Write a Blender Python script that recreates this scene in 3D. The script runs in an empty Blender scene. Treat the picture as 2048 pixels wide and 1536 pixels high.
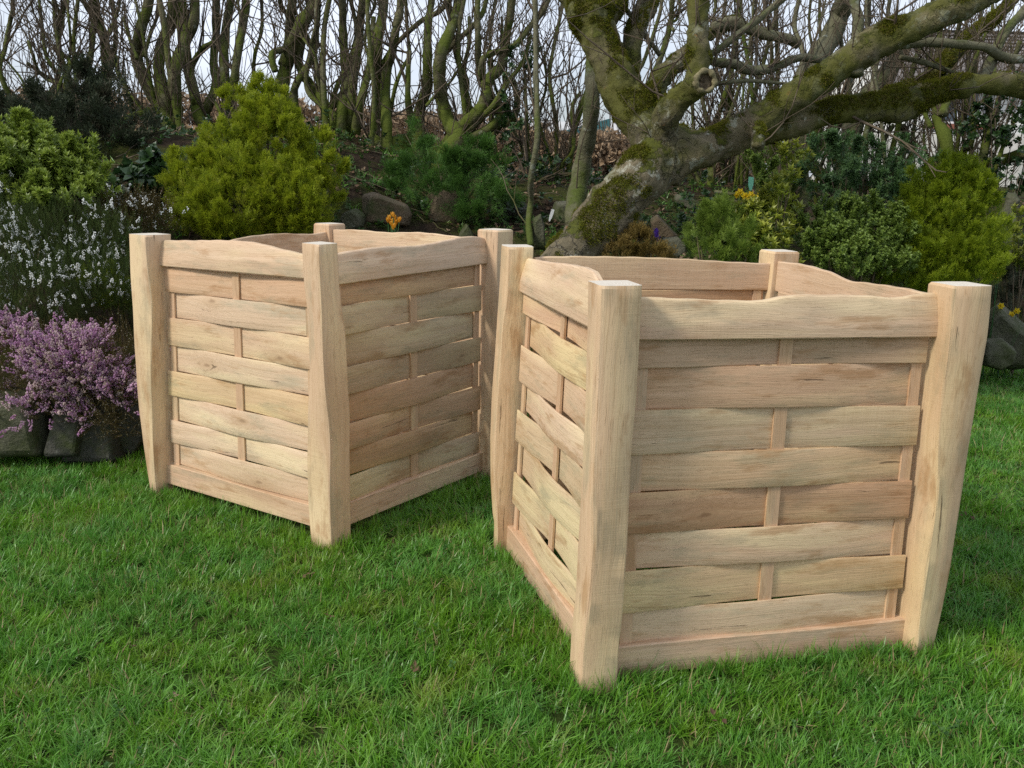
import bpy, math, random
import numpy as np
from mathutils import Vector, Matrix
random.seed(7); RNG=np.random.default_rng(7)
C=bpy.context.scene.collection
SC=bpy.context.scene
# ------------------------------------------------------------ camera, world, sun
FPX=1931.0; PITCH=.219; ROLL=-.024; CH=1.125
c_,s_=math.cos(PITCH),math.sin(PITCH); cr,sr=math.cos(ROLL),math.sin(ROLL)
FW=np.array([0,c_,-s_]); u0=np.array([0,s_,c_]); r0=np.array([1.,0,0])
RT=cr*r0-sr*u0; UP=sr*r0+cr*u0
CAM=np.array([0,0,CH])
cam=bpy.data.cameras.new('camera'); co=bpy.data.objects.new('camera',cam); C.objects.link(co)
co.matrix_world=Matrix(((RT[0],UP[0],-FW[0],0),(RT[1],UP[1],-FW[1],0),(RT[2],UP[2],-FW[2],CH),(0,0,0,1)))
cam.sensor_width=36; cam.lens=FPX/2048*36; cam.clip_end=2000; cam.clip_start=.05
SC.camera=co
SC.view_settings.view_transform='Standard'; SC.view_settings.look='None'
SC.view_settings.exposure=0.27; SC.view_settings.gamma=1; SC.view_settings.use_curve_mapping=False
sunv=Vector((-.80,-.50,.80)).normalized()
sl=bpy.data.lights.new('sun','SUN'); sl.energy=2.3; sl.angle=math.radians(11); sl.color=(1,.94,.84)
so=bpy.data.objects.new('sun',sl); C.objects.link(so)
so.rotation_euler=sunv.to_track_quat('Z','Y').to_euler(); so.location=(-5,-4,8)
w=bpy.data.worlds.new('World'); SC.world=w; w.use_nodes=True
nt=w.node_tree; nt.nodes.clear()
sky=nt.nodes.new('ShaderNodeTexSky'); sky.sky_type='NISHITA'; sky.sun_disc=False
sky.sun_elevation=math.asin(sunv.z); sky.sun_rotation=math.atan2(sunv.x,sunv.y)
sky.air_density=1.0; sky.dust_density=1.5; sky.ozone_density=1.5
tc=nt.nodes.new('ShaderNodeTexCoord'); mp=nt.nodes.new('ShaderNodeMapping'); mp.inputs['Scale'].default_value=(1.2,1.2,3.5)
nz=nt.nodes.new('ShaderNodeTexNoise'); nz.inputs['Scale'].default_value=1.6; nz.inputs['Detail'].default_value=7; nz.inputs['Roughness'].default_value=.5
rp=nt.nodes.new('ShaderNodeValToRGB'); rp.color_ramp.elements[0].position=.36; rp.color_ramp.elements[1].position=.6
mx=nt.nodes.new('ShaderNodeMix'); mx.data_type='RGBA'
mx.inputs['B'].default_value=(9.6,10.4,11.9,1)
bg=nt.nodes.new('ShaderNodeBackground'); bg.inputs['Strength'].default_value=.085
wo=nt.nodes.new('ShaderNodeOutputWorld')
L=nt.links.new
L(tc.outputs['Generated'],mp.inputs['Vector']); L(mp.outputs[0],nz.inputs['Vector']); L(nz.outputs['Fac'],rp.inputs[0])
mr=nt.nodes.new('ShaderNodeMapRange'); mr.inputs['To Min'].default_value=.30; mr.inputs['To Max'].default_value=.95
L(rp.outputs[0],mr.inputs[0]); L(mr.outputs[0],mx.inputs['Factor'])
L(sky.outputs[0],mx.inputs['A']); L(mx.outputs['Result'],bg.inputs['Color']); L(bg.outputs[0],wo.inputs['Surface'])
try:
    SC.cycles.max_bounces=6; SC.cycles.diffuse_bounces=3; SC.cycles.glossy_bounces=2; SC.cycles.transmission_bounces=3; SC.cycles.transparent_max_bounces=4
    SC.cycles.use_denoising=False; SC.cycles.sample_clamp_indirect=4
except Exception: pass

# ------------------------------------------------------------ helpers
def W(px,py,d):
    "world point seen at full-size photo pixel (px,py) at depth d metres"
    return CAM+FW*d+RT*((px-1024)/FPX*d)+UP*((768-py)/FPX*d)
def depth(p): return float(np.dot(np.asarray(p)-CAM,FW))
def pix(p):
    q=np.asarray(p)-CAM; d=np.dot(q,FW); return 1024+FPX*np.dot(q,RT)/d, 768-FPX*np.dot(q,UP)/d
def gp(px,py,z=0.):
    v=FW+RT*((px-1024)/FPX)+UP*((768-py)/FPX); t=(z-CH)/v[2]; return CAM+v*t
def hsh(x,y,s=0):
    return (np.sin(x*1.7+s)+np.sin(y*2.3+s*1.3+x*.9)+np.sin((x+y)*3.1+s*2.1)*.6+np.sin((x-y*.8)*5.3+s)*.4)/3
_e=[gp(0,893),gp(270,885)]
EXX=[-60,_e[0][0]-.8,_e[0][0],_e[1][0],-.5,.4,1.3,gp(1975,722)[0],gp(1975,722)[0]+1.5,60]
EYY=[3.0,_e[0][1]-.25,_e[0][1],_e[1][1]+.02,4.12,4.25,4.5,gp(1975,722)[1],gp(1975,722)[1]+.5,9]
def edge(x): return np.interp(x,EXX,EYY)
def bz(x,y):
    "height of the bank"
    x=np.asarray(x,float); y=np.asarray(y,float)
    d=y-edge(x)
    z=np.interp(d,[-.3,-.02,.0,.12,.35,.8,1.6,2.2,2.7,3.4,5,9],[-.06,-.03,.0,.2,.48,.66,.86,1.02,1.07,1.0,.85,.8])
    z=z+.24*np.clip((-.2-x)/1.0,0,1)*np.clip((d-.5)/1.2,0,1)
    z=z+np.clip(d,0,1)*.05*hsh(x*2.2,y*2.2,1.)+np.clip(d,0,1)*.018*hsh(x*9,y*9,2.)
    return z
def tp(px,py,dmin=3.0,dmax=11):
    "first point where the ray through a photo pixel meets the bank"
    v=FW+RT*((px-1024)/FPX)+UP*((768-py)/FPX)
    for d in np.arange(dmin,dmax,.02):
        p=CAM+v*d
        if p[2]<=max(bz(p[0],p[1]),0): return p
    p=CAM+v*6.5; p[2]=bz(p[0],p[1]); return p
def mk(name,V,F,mats=None,parent=None,smooth=True,attrs=None,mi=None,sharp=None,loc=None):
    me=bpy.data.meshes.new(name); V=np.asarray(V,float)
    if loc is not None: V=V-np.asarray(loc)
    me.from_pydata(V.tolist(),[],F)
    if mats is not None:
        for m in (mats if isinstance(mats,(list,tuple)) else [mats]): me.materials.append(m)
    if mi is not None: me.polygons.foreach_set('material_index',np.asarray(mi,np.int32))
    me.polygons.foreach_set('use_smooth',np.full(len(me.polygons),bool(smooth)))
    if attrs:
        for k,a in attrs.items():
            a=np.asarray(a,np.float32)
            at=me.attributes.new(k,'FLOAT_VECTOR' if a.ndim==2 else 'FLOAT','POINT')
            at.data.foreach_set('vector' if a.ndim==2 else 'value',a.ravel())
    if smooth and sharp: me.set_sharp_from_angle(angle=math.radians(sharp))
    me.update()
    o=bpy.data.objects.new(name,me); C.objects.link(o)
    if loc is not None: o.location=loc
    if parent is not None:
        o.parent=parent
        if loc is None: o.location=-Vector(parent.location)
        else: o.location=Vector(loc)-Vector(parent.location)
    return o
def thing(name,label,cat,loc,group=None):
    o=bpy.data.objects.new(name,None); C.objects.link(o); o.location=tuple(float(a) for a in loc); o.empty_display_size=.1
    o['label']=label; o['category']=cat
    if group: o['group']=group
    return o
def tag(o,label=None,cat=None,group=None,kind=None):
    if label: o['label']=label
    if cat: o['category']=cat
    if group: o['group']=group
    if kind: o['kind']=kind
    return o
def catmull(P,n):
    P=np.asarray(P,float)
    if len(P)<3:
        t=np.linspace(0,1,n)[:,None]; return P[0]*(1-t)+P[-1]*t
    Q=np.vstack([2*P[0]-P[1],P,2*P[-1]-P[-2]])
    seg=len(P)-1; ts=np.linspace(0,seg-1e-9,n); out=[]
    for t in ts:
        i=int(t); f=t-i; a,b,c,d=Q[i],Q[i+1],Q[i+2],Q[i+3]
        out.append(.5*((2*b)+(-a+c)*f+(2*a-5*b+4*c-d)*f*f+(-a+3*b-3*c+d)*f**3))
    return np.array(out)
def tube(P,R,sides=8,lump=0.,seed=0,caps=True,base=0,V=None,F=None,A=None,tv=0.):
    "append a tube to V,F"
    P=np.asarray(P,float); n=len(P); R=np.broadcast_to(np.asarray(R,float),(n,))
    T=np.gradient(P,axis=0); T/=np.linalg.norm(T,axis=1)[:,None]+1e-12
    up=np.array([0,0,1.]) if abs(T[0][2])<.8 else np.array([1.,0,0])
    N=np.cross(T[0],up); N/=np.linalg.norm(N)
    if V is None: V=[];F=[]
    b=len(V); ang=np.arange(sides)*2*np.pi/sides; s=0.
    for i in range(n):
        if i: 
            N=N-T[i]*np.dot(N,T[i]); N/=np.linalg.norm(N)+1e-12; s+=np.linalg.norm(P[i]-P[i-1])
        B=np.cross(T[i],N)
        rr=np.full(sides,R[i])
        if lump: rr=rr*(1+lump*(np.sin(ang*2+seed+s*9)*.5+np.sin(ang*3-s*23+seed*2)*.35+np.sin(s*37+seed)*.45+np.sin(ang+s*61)*.25))
        V.extend((P[i]+np.cos(ang)[:,None]*rr[:,None]*N+np.sin(ang)[:,None]*rr[:,None]*B).tolist())
        if A is not None: A.extend([tv]*sides)
    for i in range(n-1):
        for j in range(sides):
            k=(j+1)%sides; F.append((b+i*sides+j,b+i*sides+k,b+(i+1)*sides+k,b+(i+1)*sides+j))
    if caps:
        F.append(tuple(b+j for j in range(sides))[::-1]); F.append(tuple(b+(n-1)*sides+j for j in range(sides)))
    return V,F

# ------------------------------------------------------------ materials
class N:
    def __init__(s,name):
        s.m=bpy.data.materials.new(name); s.m.use_nodes=True; s.t=s.m.node_tree; s.t.nodes.clear()
        s.out=s.t.nodes.new('ShaderNodeOutputMaterial')
    def n(s,t,**kw):
        x=s.t.nodes.new('ShaderNode'+t)
        for k,v in kw.items():
            if k in x.inputs: 
                s.i(x.inputs[k],v)
            else: setattr(x,k,v)
        return x
    def i(s,inp,v):
        if hasattr(v,'is_linked') or hasattr(v,'links'): s.t.links.new(v,inp)
        else:
            if isinstance(v,(tuple,list)) and len(v)==3 and inp.type=='RGBA': v=(*v,1)
            inp.default_value=v
    def math(s,op,a,b=0.,c=None):
        x=s.t.nodes.new('ShaderNodeMath'); x.operation=op; s.i(x.inputs[0],a); s.i(x.inputs[1],b)
        if c is not None: s.i(x.inputs[2],c)
        return x.outputs[0]
    def vm(s,op,a,b=(0,0,0)):
        x=s.t.nodes.new('ShaderNodeVectorMath'); x.operation=op; s.i(x.inputs[0],a); s.i(x.inputs[1],b); return x.outputs[0]
    def mix(s,f,a,b,bt='MIX'):
        x=s.t.nodes.new('ShaderNodeMix'); x.data_type='RGBA'; x.blend_type=bt
        s.i(x.inputs[0],f); s.i(x.inputs[6],a); s.i(x.inputs[7],b); return x.outputs[2]
    def noise(s,vec=None,scale=5.,det=4.,rough=.55,dist=0.):
        x=s.t.nodes.new('ShaderNodeTexNoise'); 
        if vec is not None: s.i(x.inputs['Vector'],vec)
        x.inputs['Scale'].default_value=scale; x.inputs['Detail'].default_value=det; x.inputs['Roughness'].default_value=rough; x.inputs['Distortion'].default_value=dist
        return x.outputs['Fac']
    def rng(s,v,a,b,c=0.,d=1.):
        x=s.t.nodes.new('ShaderNodeMapRange'); s.i(x.inputs[0],v)
        for k,q in zip((1,2,3,4),(a,b,c,d)): s.i(x.inputs[k],q)
        return x.outputs[0]
    def attr(s,name,o='Vector'):
        x=s.t.nodes.new('ShaderNodeAttribute'); x.attribute_name=name; return x.outputs[o]
    def pos(s): return s.t.nodes.new('ShaderNodeNewGeometry').outputs['Position']
    def objrand(s): return s.t.nodes.new('ShaderNodeObjectInfo').outputs['Random']
    def objcol(s): return s.t.nodes.new('ShaderNodeObjectInfo').outputs['Color']
    def scalev(s,v,k): 
        x=s.t.nodes.new('ShaderNodeMapping'); s.i(x.inputs['Vector'],v); x.inputs['Scale'].default_value=k; return x.outputs[0]
    def bump(s,h,st=.3,dist=.01,nrm=None):
        x=s.t.nodes.new('ShaderNodeBump'); s.i(x.inputs['Height'],h); x.inputs['Strength'].default_value=st; x.inputs['Distance'].default_value=dist
        if nrm is not None: s.i(x.inputs['Normal'],nrm)
        return x.outputs[0]
    def pr(s,col,rough=.7,nrm=None,spec=.3,**kw):
        x=s.t.nodes.new('ShaderNodeBsdfPrincipled'); s.i(x.inputs['Base Color'],col); s.i(x.inputs['Roughness'],rough); s.i(x.inputs['Specular IOR Level'],spec)
        if nrm is not None: s.i(x.inputs['Normal'],nrm)
        for k,v in kw.items(): s.i(x.inputs[k],v)
        return x.outputs[0]
    def done(s,sh): s.t.links.new(sh,s.out.inputs['Surface']); return s.m
    def leafy(s,col,trans=.35,rough=.5,spec=.3,tcol=None):
        a=s.pr(col,rough,spec=spec); t=s.t.nodes.new('ShaderNodeBsdfTranslucent'); s.i(t.inputs[0],tcol if tcol is not None else col)
        m=s.t.nodes.new('ShaderNodeMixShader'); m.inputs[0].default_value=trans; s.t.links.new(a,m.inputs[1]); s.t.links.new(t.outputs[0],m.inputs[2])
        return s.done(m.outputs[0])
def sep(n,v):
    x=n.t.nodes.new('ShaderNodeSeparateXYZ'); n.i(x.inputs[0],v); return x.outputs
def comb(n,a,b,c):
    x=n.t.nodes.new('ShaderNodeCombineXYZ'); n.i(x.inputs[0],a); n.i(x.inputs[1],b); n.i(x.inputs[2],c); return x.outputs[0]

def oak(name,cut=False):
    n=N(name); g=n.attr('gc'); k=n.attr('kc'); gx,gy,gz=sep(n,g); kx,ky,kz=sep(n,k)
    kn_=n.noise(n.scalev(k,(38,75,1)),1.,4,.7)
    r=n.math('SQRT',n.math('ADD',n.math('POWER',n.math('MULTIPLY',kx,.38),2.),n.math('POWER',ky,2.)))
    r=n.math('MULTIPLY',r,n.math('ADD',.1,n.math('MULTIPLY',kn_,1.8)))
    e=n.math('EXPONENT',n.math('MULTIPLY',n.math('POWER',n.math('DIVIDE',r,.03),2.),-1.))
    w1=n.noise(n.scalev(g,(2.2,7,7)),1.,3,.5)
    gy2=n.math('ADD',gy,n.math('MULTIPLY',n.math('SUBTRACT',w1,.5),.05))
    gy2=n.math('SUBTRACT',gy2,n.math('MULTIPLY',n.math('MULTIPLY',ky,e),1.1))
    gv=comb(n,gx,gy2,gz)
    fig=n.math('SINE',n.math('MULTIPLY',gy2,330.)); fig=n.rng(n.math('MULTIPLY',fig,n.noise(n.scalev(gv,(3,14,14)),1.,2)),-.55,.55)
    fib=n.noise(n.scalev(gv,(9,420,160)),1.,3,.6)
    fib2=n.noise(n.scalev(gv,(2.2,75,50)),1.,4,.62)
    pore=n.rng(n.noise(n.scalev(gv,(26,620,300)),1.,2,.6),.60,.72)
    big=n.noise(n.scalev(g,(2.5,9,9)),1.,3,.55)
    # saw marks across the grain, only in places
    saw=n.math('MULTIPLY',n.noise(n.scalev(g,(330,6,6)),1.,2,.6),n.rng(n.noise(n.scalev(g,(2,5,5)),1.,1),.5,.68))
    a=n.mix(n.rng(fib2,.25,.75),(.62,.452,.305),(.78,.61,.445))
    a=n.mix(n.math('MULTIPLY',n.math('ADD',n.math('MULTIPLY',e,.35),.16),n.math('MAXIMUM',fig,0.)),a,(.56,.40,.25))
    a=n.mix(n.rng(fib,.35,.7,0.,.34),a,(.50,.345,.21))
    a=n.mix(n.rng(n.noise(n.scalev(gv,(1.6,120,60)),1.,3,.6),.58,.70,0.,.34),a,(.52,.36,.22))
    a=n.mix(n.rng(big,.40,.66,0.,.7),a,(.66,.47,.33))
    a=n.mix(n.rng(n.noise(n.scalev(n.vm('ADD',g,(2,8,4)),(1.6,8,8)),1.,3,.55),.48,.62,0.,.7),a,(.80,.66,.42))
    a=n.mix(n.rng(n.noise(n.scalev(g,(4,16,16)),1.,5,.65),.54,.66,0.,.62),a,(.42,.37,.26))
    a=n.mix(n.rng(n.noise(n.scalev(n.vm('ADD',g,(5,5,5)),(5,22,22)),1.,5,.65),.55,.66,0.,.75),a,(.46,.29,.16))
    a=n.mix(n.math('MULTIPLY',n.rng(n.noise(n.scalev(gv,(1.1,240,120)),1.,2,.5),.58,.7),.35),a,(.42,.28,.16))
    a=n.mix(n.math('MULTIPLY',pore,.45),a,(.30,.19,.10))
    a=n.mix(n.math('MULTIPLY',saw,.6),a,(.45,.31,.17))
    # knot: brown ring pattern and dark eye
    ring=n.math('SINE',n.math('ADD',n.math('MULTIPLY',r,620.),n.math('MULTIPLY',w1,14.)))
    a=n.mix(n.math('MULTIPLY',n.rng(r,.045,.008),n.rng(ring,-.6,1.,.12,.32)),a,(.40,.26,.14))
    a=n.mix(n.math('MULTIPLY',n.rng(n.math('ADD',r,n.math('MULTIPLY',kn_,.006)),.0105,.006),.7),a,(.20,.12,.07))
    a=n.mix(n.math('MULTIPLY',n.rng(r,.030,.006),.38),a,(.50,.34,.21))
    # rare dark splits / blotches
    sp=n.math('MULTIPLY',n.rng(n.noise(n.scalev(gv,(3.2,62,20)),1.,4,.7),.655,.69),n.rng(n.noise(n.scalev(g,(1.3,3,3)),1.,1),.44,.52))
    a=n.mix(n.math('MULTIPLY',sp,.85),a,(.12,.08,.05))
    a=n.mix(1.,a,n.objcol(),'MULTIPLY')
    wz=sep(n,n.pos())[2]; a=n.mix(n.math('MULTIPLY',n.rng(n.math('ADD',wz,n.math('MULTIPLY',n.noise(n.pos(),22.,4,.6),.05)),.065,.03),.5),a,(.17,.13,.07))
    h=n.math('ADD',n.math('MULTIPLY',fib2,.8),n.math('ADD',n.math('MULTIPLY',fib,.45),n.math('MULTIPLY',saw,-.25)))
    h=n.math('SUBTRACT',h,n.math('MULTIPLY',sp,.9)); h=n.math('SUBTRACT',h,n.math('MULTIPLY',pore,.2))
    return n.done(n.pr(a,n.rng(fib2,.3,.7,.75,.55),n.bump(h,.55,.003),.25))
OAK=oak('fresh_oak')
def endgrain():
    n=N('oak_end_grain'); g=n.attr('gc'); gx,gy,gz=sep(n,g)
    v=comb(n,n.math('MULTIPLY',gx,0.),gy,gz)
    rr=n.math('SINE',n.math('MULTIPLY',n.math('ADD',n.math('SQRT',n.math('ADD',n.math('POWER',gy,2.),n.math('POWER',gz,2.))),n.math('MULTIPLY',n.noise(v,9.,3),.02)),900.))
    a=n.mix(n.rng(rr,-1,1,0,.6),(.72,.66,.56),(.55,.47,.36)); a=n.mix(n.rng(n.noise(v,60.,4),.5,.8,0,.5),a,(.5,.44,.36))  # pale cut rings, with the sky's reflection put into the colour
    return n.done(n.pr(a,.8,n.bump(n.noise(v,300.,3),.3,.002),.2))
ENDG=endgrain()

def bark(name,base,light,moss,mossz=(0,3),mossamt=.5,lich=.35,sc=1.):
    n=N(name); p=n.pos(); px,py,pz=sep(n,p)
    geo=n.t.nodes.new('ShaderNodeNewGeometry'); nx,ny,nzz=sep(n,geo.outputs['Normal'])
    a=n.mix(n.rng(n.noise(p,9.*sc,5,.6),.35,.68),base,light)
    a=n.mix(n.rng(n.noise(n.scalev(p,(1,1,.5)),60.*sc,4,.65),.45,.75,0,.6),a,tuple(x*.45 for x in base))
    rings=n.noise(n.scalev(p,(3,3,38)),1.*sc,3,.6)
    a=n.mix(n.rng(rings,.55,.75,0,.35),a,tuple(x*.5 for x in base))
    a=n.mix(n.rng(n.noise(p,13.*sc,3,.5),.66,.70,0,lich),a,(.42,.46,.40))
    mf=n.math('ADD',n.noise(p,5.*sc,6,.68),n.math('MULTIPLY',nzz,.10))
    mf=n.math('ADD',mf,n.rng(pz,mossz[0],mossz[1],.14,-.1))
    mm=n.rng(mf,.62-mossamt*.25,.80-mossamt*.25)
    mc=n.mix(n.noise(p,70.,3,.6),moss,tuple(x*2.1 for x in moss))
    a=n.mix(mm,a,mc)
    h=n.math('ADD',n.noise(p,40.*sc,5,.65),n.math('MULTIPLY',n.noise(p,150.,4,.7),.6)); h=n.math('ADD',h,n.math('MULTIPLY',mm,.5)); h=n.math('ADD',h,n.math('MULTIPLY',rings,.5))
    return n.done(n.pr(a,.85,n.bump(h,.7,.012),.2))
def bark_apple():
    n=N('apple_bark'); p=n.pos(); px,py,pz=sep(n,p)
    geo=n.t.nodes.new('ShaderNodeNewGeometry'); nx,ny,nzz=sep(n,geo.outputs['Normal'])
    pw=n.vm('ADD',p,n.vm('SCALE',n.t.nodes.new('ShaderNodeTexNoise').outputs['Color'],(0,0,0)))
    big=n.noise(p,4.,5,.6)
    a=n.mix(n.rng(big,.35,.65),(.10,.085,.05),(.25,.205,.125))
    a=n.mix(n.rng(n.noise(p,30.,5,.65),.45,.7,0,.6),a,(.10,.085,.055))
    vo=n.t.nodes.new('ShaderNodeTexVoronoi'); vo.feature='DISTANCE_TO_EDGE'; vo.inputs['Scale'].default_value=11.
    dn=n.t.nodes.new('ShaderNodeTexNoise'); dn.inputs['Scale'].default_value=9.; dn.inputs['Detail'].default_value=4
    n.i(dn.inputs['Vector'],p)
    mv=n.t.nodes.new('ShaderNodeVectorMath'); mv.operation='MULTIPLY_ADD'; n.i(mv.inputs[0],dn.outputs['Color']); mv.inputs[1].default_value=(.22,.22,.22); n.i(mv.inputs[2],p)
    n.i(vo.inputs['Vector'],mv.outputs[0])
    crack=n.math('MULTIPLY',n.rng(vo.outputs['Distance'],.022,.004),n.rng(n.noise(p,3.3,2),.46,.56))
    a=n.mix(n.math('MULTIPLY',crack,.75),a,(.05,.035,.02))
    lip=n.math('MULTIPLY',n.rng(vo.outputs['Distance'],.06,.03),n.rng(vo.outputs['Distance'],.018,.03)); lip=n.math('MULTIPLY',lip,n.rng(n.noise(p,3.3,2),.46,.56))
    a=n.mix(n.math('MULTIPLY',lip,.4),a,(.40,.37,.28))
    # grey lichen plates
    a=n.mix(n.math('MULTIPLY',n.rng(n.noise(p,9.5,7,.75),.55,.59),.75),a,(.40,.40,.32))
    a=n.mix(n.math('MULTIPLY',n.rng(n.noise(n.vm('ADD',p,(7,3,1)),16.,3,.5),.70,.72),.8),a,(.40,.18,.08))
    # algae film and moss, more to the right and on the limbs
    alg=n.rng(n.math('ADD',n.noise(n.vm('ADD',p,(3,1,9)),3.2,5,.62),n.rng(pz,.95,1.5,-.19,.10)),.44,.60)
    a=n.mix(n.math('MULTIPLY',alg,.85),a,n.mix(n.noise(p,26.,4,.6),(.045,.048,.006),(.125,.13,.014)))
    mf=n.math('ADD',n.noise(n.vm('ADD',p,(1,5,2)),5.5,7,.72),n.math('MULTIPLY',nzz,.09))
    mm=n.rng(mf,.56,.61)
    a=n.mix(mm,a,n.mix(n.noise(p,90.,3,.6),(.022,.026,.005),(.12,.13,.015)))
    h=n.math('ADD',n.math('MULTIPLY',n.noise(p,35.,5,.7),.9),n.math('MULTIPLY',n.noise(p,170.,4,.7),.4)); h=n.math('ADD',h,n.math('MULTIPLY',mm,.9)); h=n.math('SUBTRACT',h,n.math('MULTIPLY',crack,.9)); h=n.math('ADD',h,n.math('MULTIPLY',lip,.5))
    return n.done(n.pr(a,.8,n.bump(h,.8,.014),.25))
BARKA=bark_apple()
BARKH=bark('hedge_bark',(.095,.088,.045),(.19,.175,.10),(.055,.07,.010),(.9,2.5),.85,.3)
BARKG=bark('grey_green_bark',(.12,.115,.065),(.20,.19,.12),(.05,.065,.012),(.9,2.2),.35,.4)
BARKT=bark('twig_bark',(.10,.075,.05),(.17,.135,.095),(.06,.06,.02),(.9,1.6),.1,.1)
BARKM=bark('mossy_log_bark',(.07,.06,.035),(.12,.10,.06),(.04,.055,.008),(.9,3.5),1.1,.2)

def leafmat(name,c1,c2,trans=.3,rough=.5,spec=.3,tipc=None,c3=None):
    n=N(name); r=n.objrand(); a=n.mix(r,c1,c2)
    if c3: a=n.mix(n.rng(n.math('FRACT',n.math('MULTIPLY',r,7.13)),.72,.8),a,c3)
    if tipc: a=n.mix(n.attr('tip','Fac'),a,tipc)
    return n.leafy(a,trans,rough,spec)
def rockmat(name,c1,c2,moss=.3):
    n=N(name); p=n.pos(); a=n.mix(n.rng(n.noise(p,7.,6,.65),.3,.7),c1,c2)
    a=n.mix(n.rng(n.noise(p,60.,4,.7),.5,.75,0,.6),a,tuple(x*.4 for x in c1))
    a=n.mix(n.rng(n.noise(n.vm('ADD',p,(3,3,3)),6.,5,.65),.62-moss*.3,.78-moss*.3,0,.85),a,(.05,.065,.015))
    a=n.mix(n.rng(n.noise(p,22.,3,.6),.66,.72,0,.35),a,(.30,.31,.26))
    h=n.math('ADD',n.noise(p,14.,7,.7),n.math('MULTIPLY',n.noise(p,90.,4,.7),.5))
    return n.done(n.pr(a,.8,n.bump(h,.9,.02),.3))
ROCKD=rockmat('dark_slate',(.05,.05,.04),(.105,.10,.08),.35)
ROCKB=rockmat('brown_stone',(.12,.085,.05),(.17,.13,.08),.35)
ROCKG=rockmat('green_grey_stone',(.085,.085,.055),(.15,.145,.095),.6)
def flat(name,c,rough=.6,spec=.3,nscale=30.,var=.25,bump=.2):
    n=N(name); p=n.pos(); q=n.noise(p,nscale,5,.6)
    a=n.mix(n.rng(q,.3,.7,0,1),tuple(x*(1-var) for x in c),tuple(min(1,x*(1+var)) for x in c))
    return n.done(n.pr(a,rough,n.bump(q,bump,.004),spec))
# ------------------------------------------------------------ ground
def soilmat():
    n=N('lawn_soil'); p=n.pos(); a=n.mix(n.noise(p,14.,6,.65),(.035,.065,.012),(.07,.10,.022))
    a=n.mix(n.rng(n.noise(p,5.,4),.62,.72,0,.7),a,(.09,.065,.035))
    return n.done(n.pr(a,.95,n.bump(n.noise(p,120.,5,.7),.9,.02),.1))
def bankmat():
    n=N('bank_earth'); p=n.pos(); a=n.mix(n.rng(n.noise(p,6.,6,.65),.3,.7),(.022,.016,.010),(.06,.042,.028))
    a=n.mix(n.rng(n.noise(n.vm('ADD',p,(4,4,4)),3.2,6,.7),.44,.56,0,.9),a,n.mix(n.noise(p,50.,4),(.03,.04,.008),(.075,.095,.018)))
    a=n.mix(n.rng(n.noise(p,45.,4,.7),.55,.7,0,.6),a,(.15,.10,.065))
    h=n.math('ADD',n.noise(p,18.,6,.7),n.math('MULTIPLY',n.noise(p,110.,5,.75),.6))
    return n.done(n.pr(a,.95,n.bump(h,1.,.03),.1))
def grid(xs,ys,zf):
    X,Y=np.meshgrid(xs,ys); Z=zf(X,Y); V=np.stack([X,Y,Z],-1).reshape(-1,3); nx=len(xs)
    F=[(j*nx+i,j*nx+i+1,(j+1)*nx+i+1,(j+1)*nx+i) for j in range(len(ys)-1) for i in range(nx-1)]
    return V,F
def lz(x,y): return .008*hsh(x*2.,y*2.,4)-.006
V,F=grid(np.concatenate([[-80,-30,-12],np.arange(-5,6.01,.12),[12,30,80]]),np.concatenate([[-80,-20,-6],np.arange(-2,8.01,.12)]),lz)
tag(mk('lawn',V,F,soilmat()),kind='structure')
V,F=grid(np.concatenate([[-300,-80,-30,-14,-9],np.arange(-6,7.01,.06),[9,14,30,80,300]]),np.concatenate([np.arange(3.0,9.5,.06),np.arange(10,16,.7),[25,60,150,500]]),bz)
tag(mk('bank',V,F,bankmat()),kind='structure')

# ------------------------------------------------------------ crates
H=.9
def solve_pt(px,py,d): return W(px,py,d)
CR={}
def axis_from(model_xy,top,bot):
    xy=np.array(model_xy)
    T=np.array([*xy,H]); B=np.array([*xy,0.])
    dT=depth(T); dB=depth(B)
    Tp=W(top[0],top[1],dT) if top else T
    if bot:
        Bp=gp(bot[0],bot[1],0.)
        Bp=.5*Bp+.5*W(bot[0],bot[1],dB); Bp[2]=0
        Bp=np.array([W(bot[0],bot[1],dB)[0],Bp[1],0.])
    else: Bp=B+(Tp-T)*np.array([1,1,0])
    return Bp,Tp
def crate_axes(o,th,Wd,Dd,tops,bots):
    A=np.array([math.cos(th),math.sin(th)])*Wd; B=np.array([math.sin(th),-math.cos(th)])*Dd; o=np.array(o)
    xy={'F':o,'L':o+A,'R':o+B,'K':o+A+B}
    return {k:axis_from(xy[k],tops.get(k),bots.get(k)) for k in xy},A/Wd,B/Dd
TINTS=[(.86,.78,.68),(.97,.98,.86),(1,1,1),(1.02,.97,.9),(.93,.9,.86),(1.0,.93,.86),(.88,.86,.80),(1.03,1.0,.93),(.97,.98,.90),(.9,.84,.77)]
def gcs(along,a2,a3,seed): 
    s=np.array([seed*3.7%17,seed*1.3%7,seed*2.9%11]); return np.stack([along,a2,a3],-1)+s
NOK=99.
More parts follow.
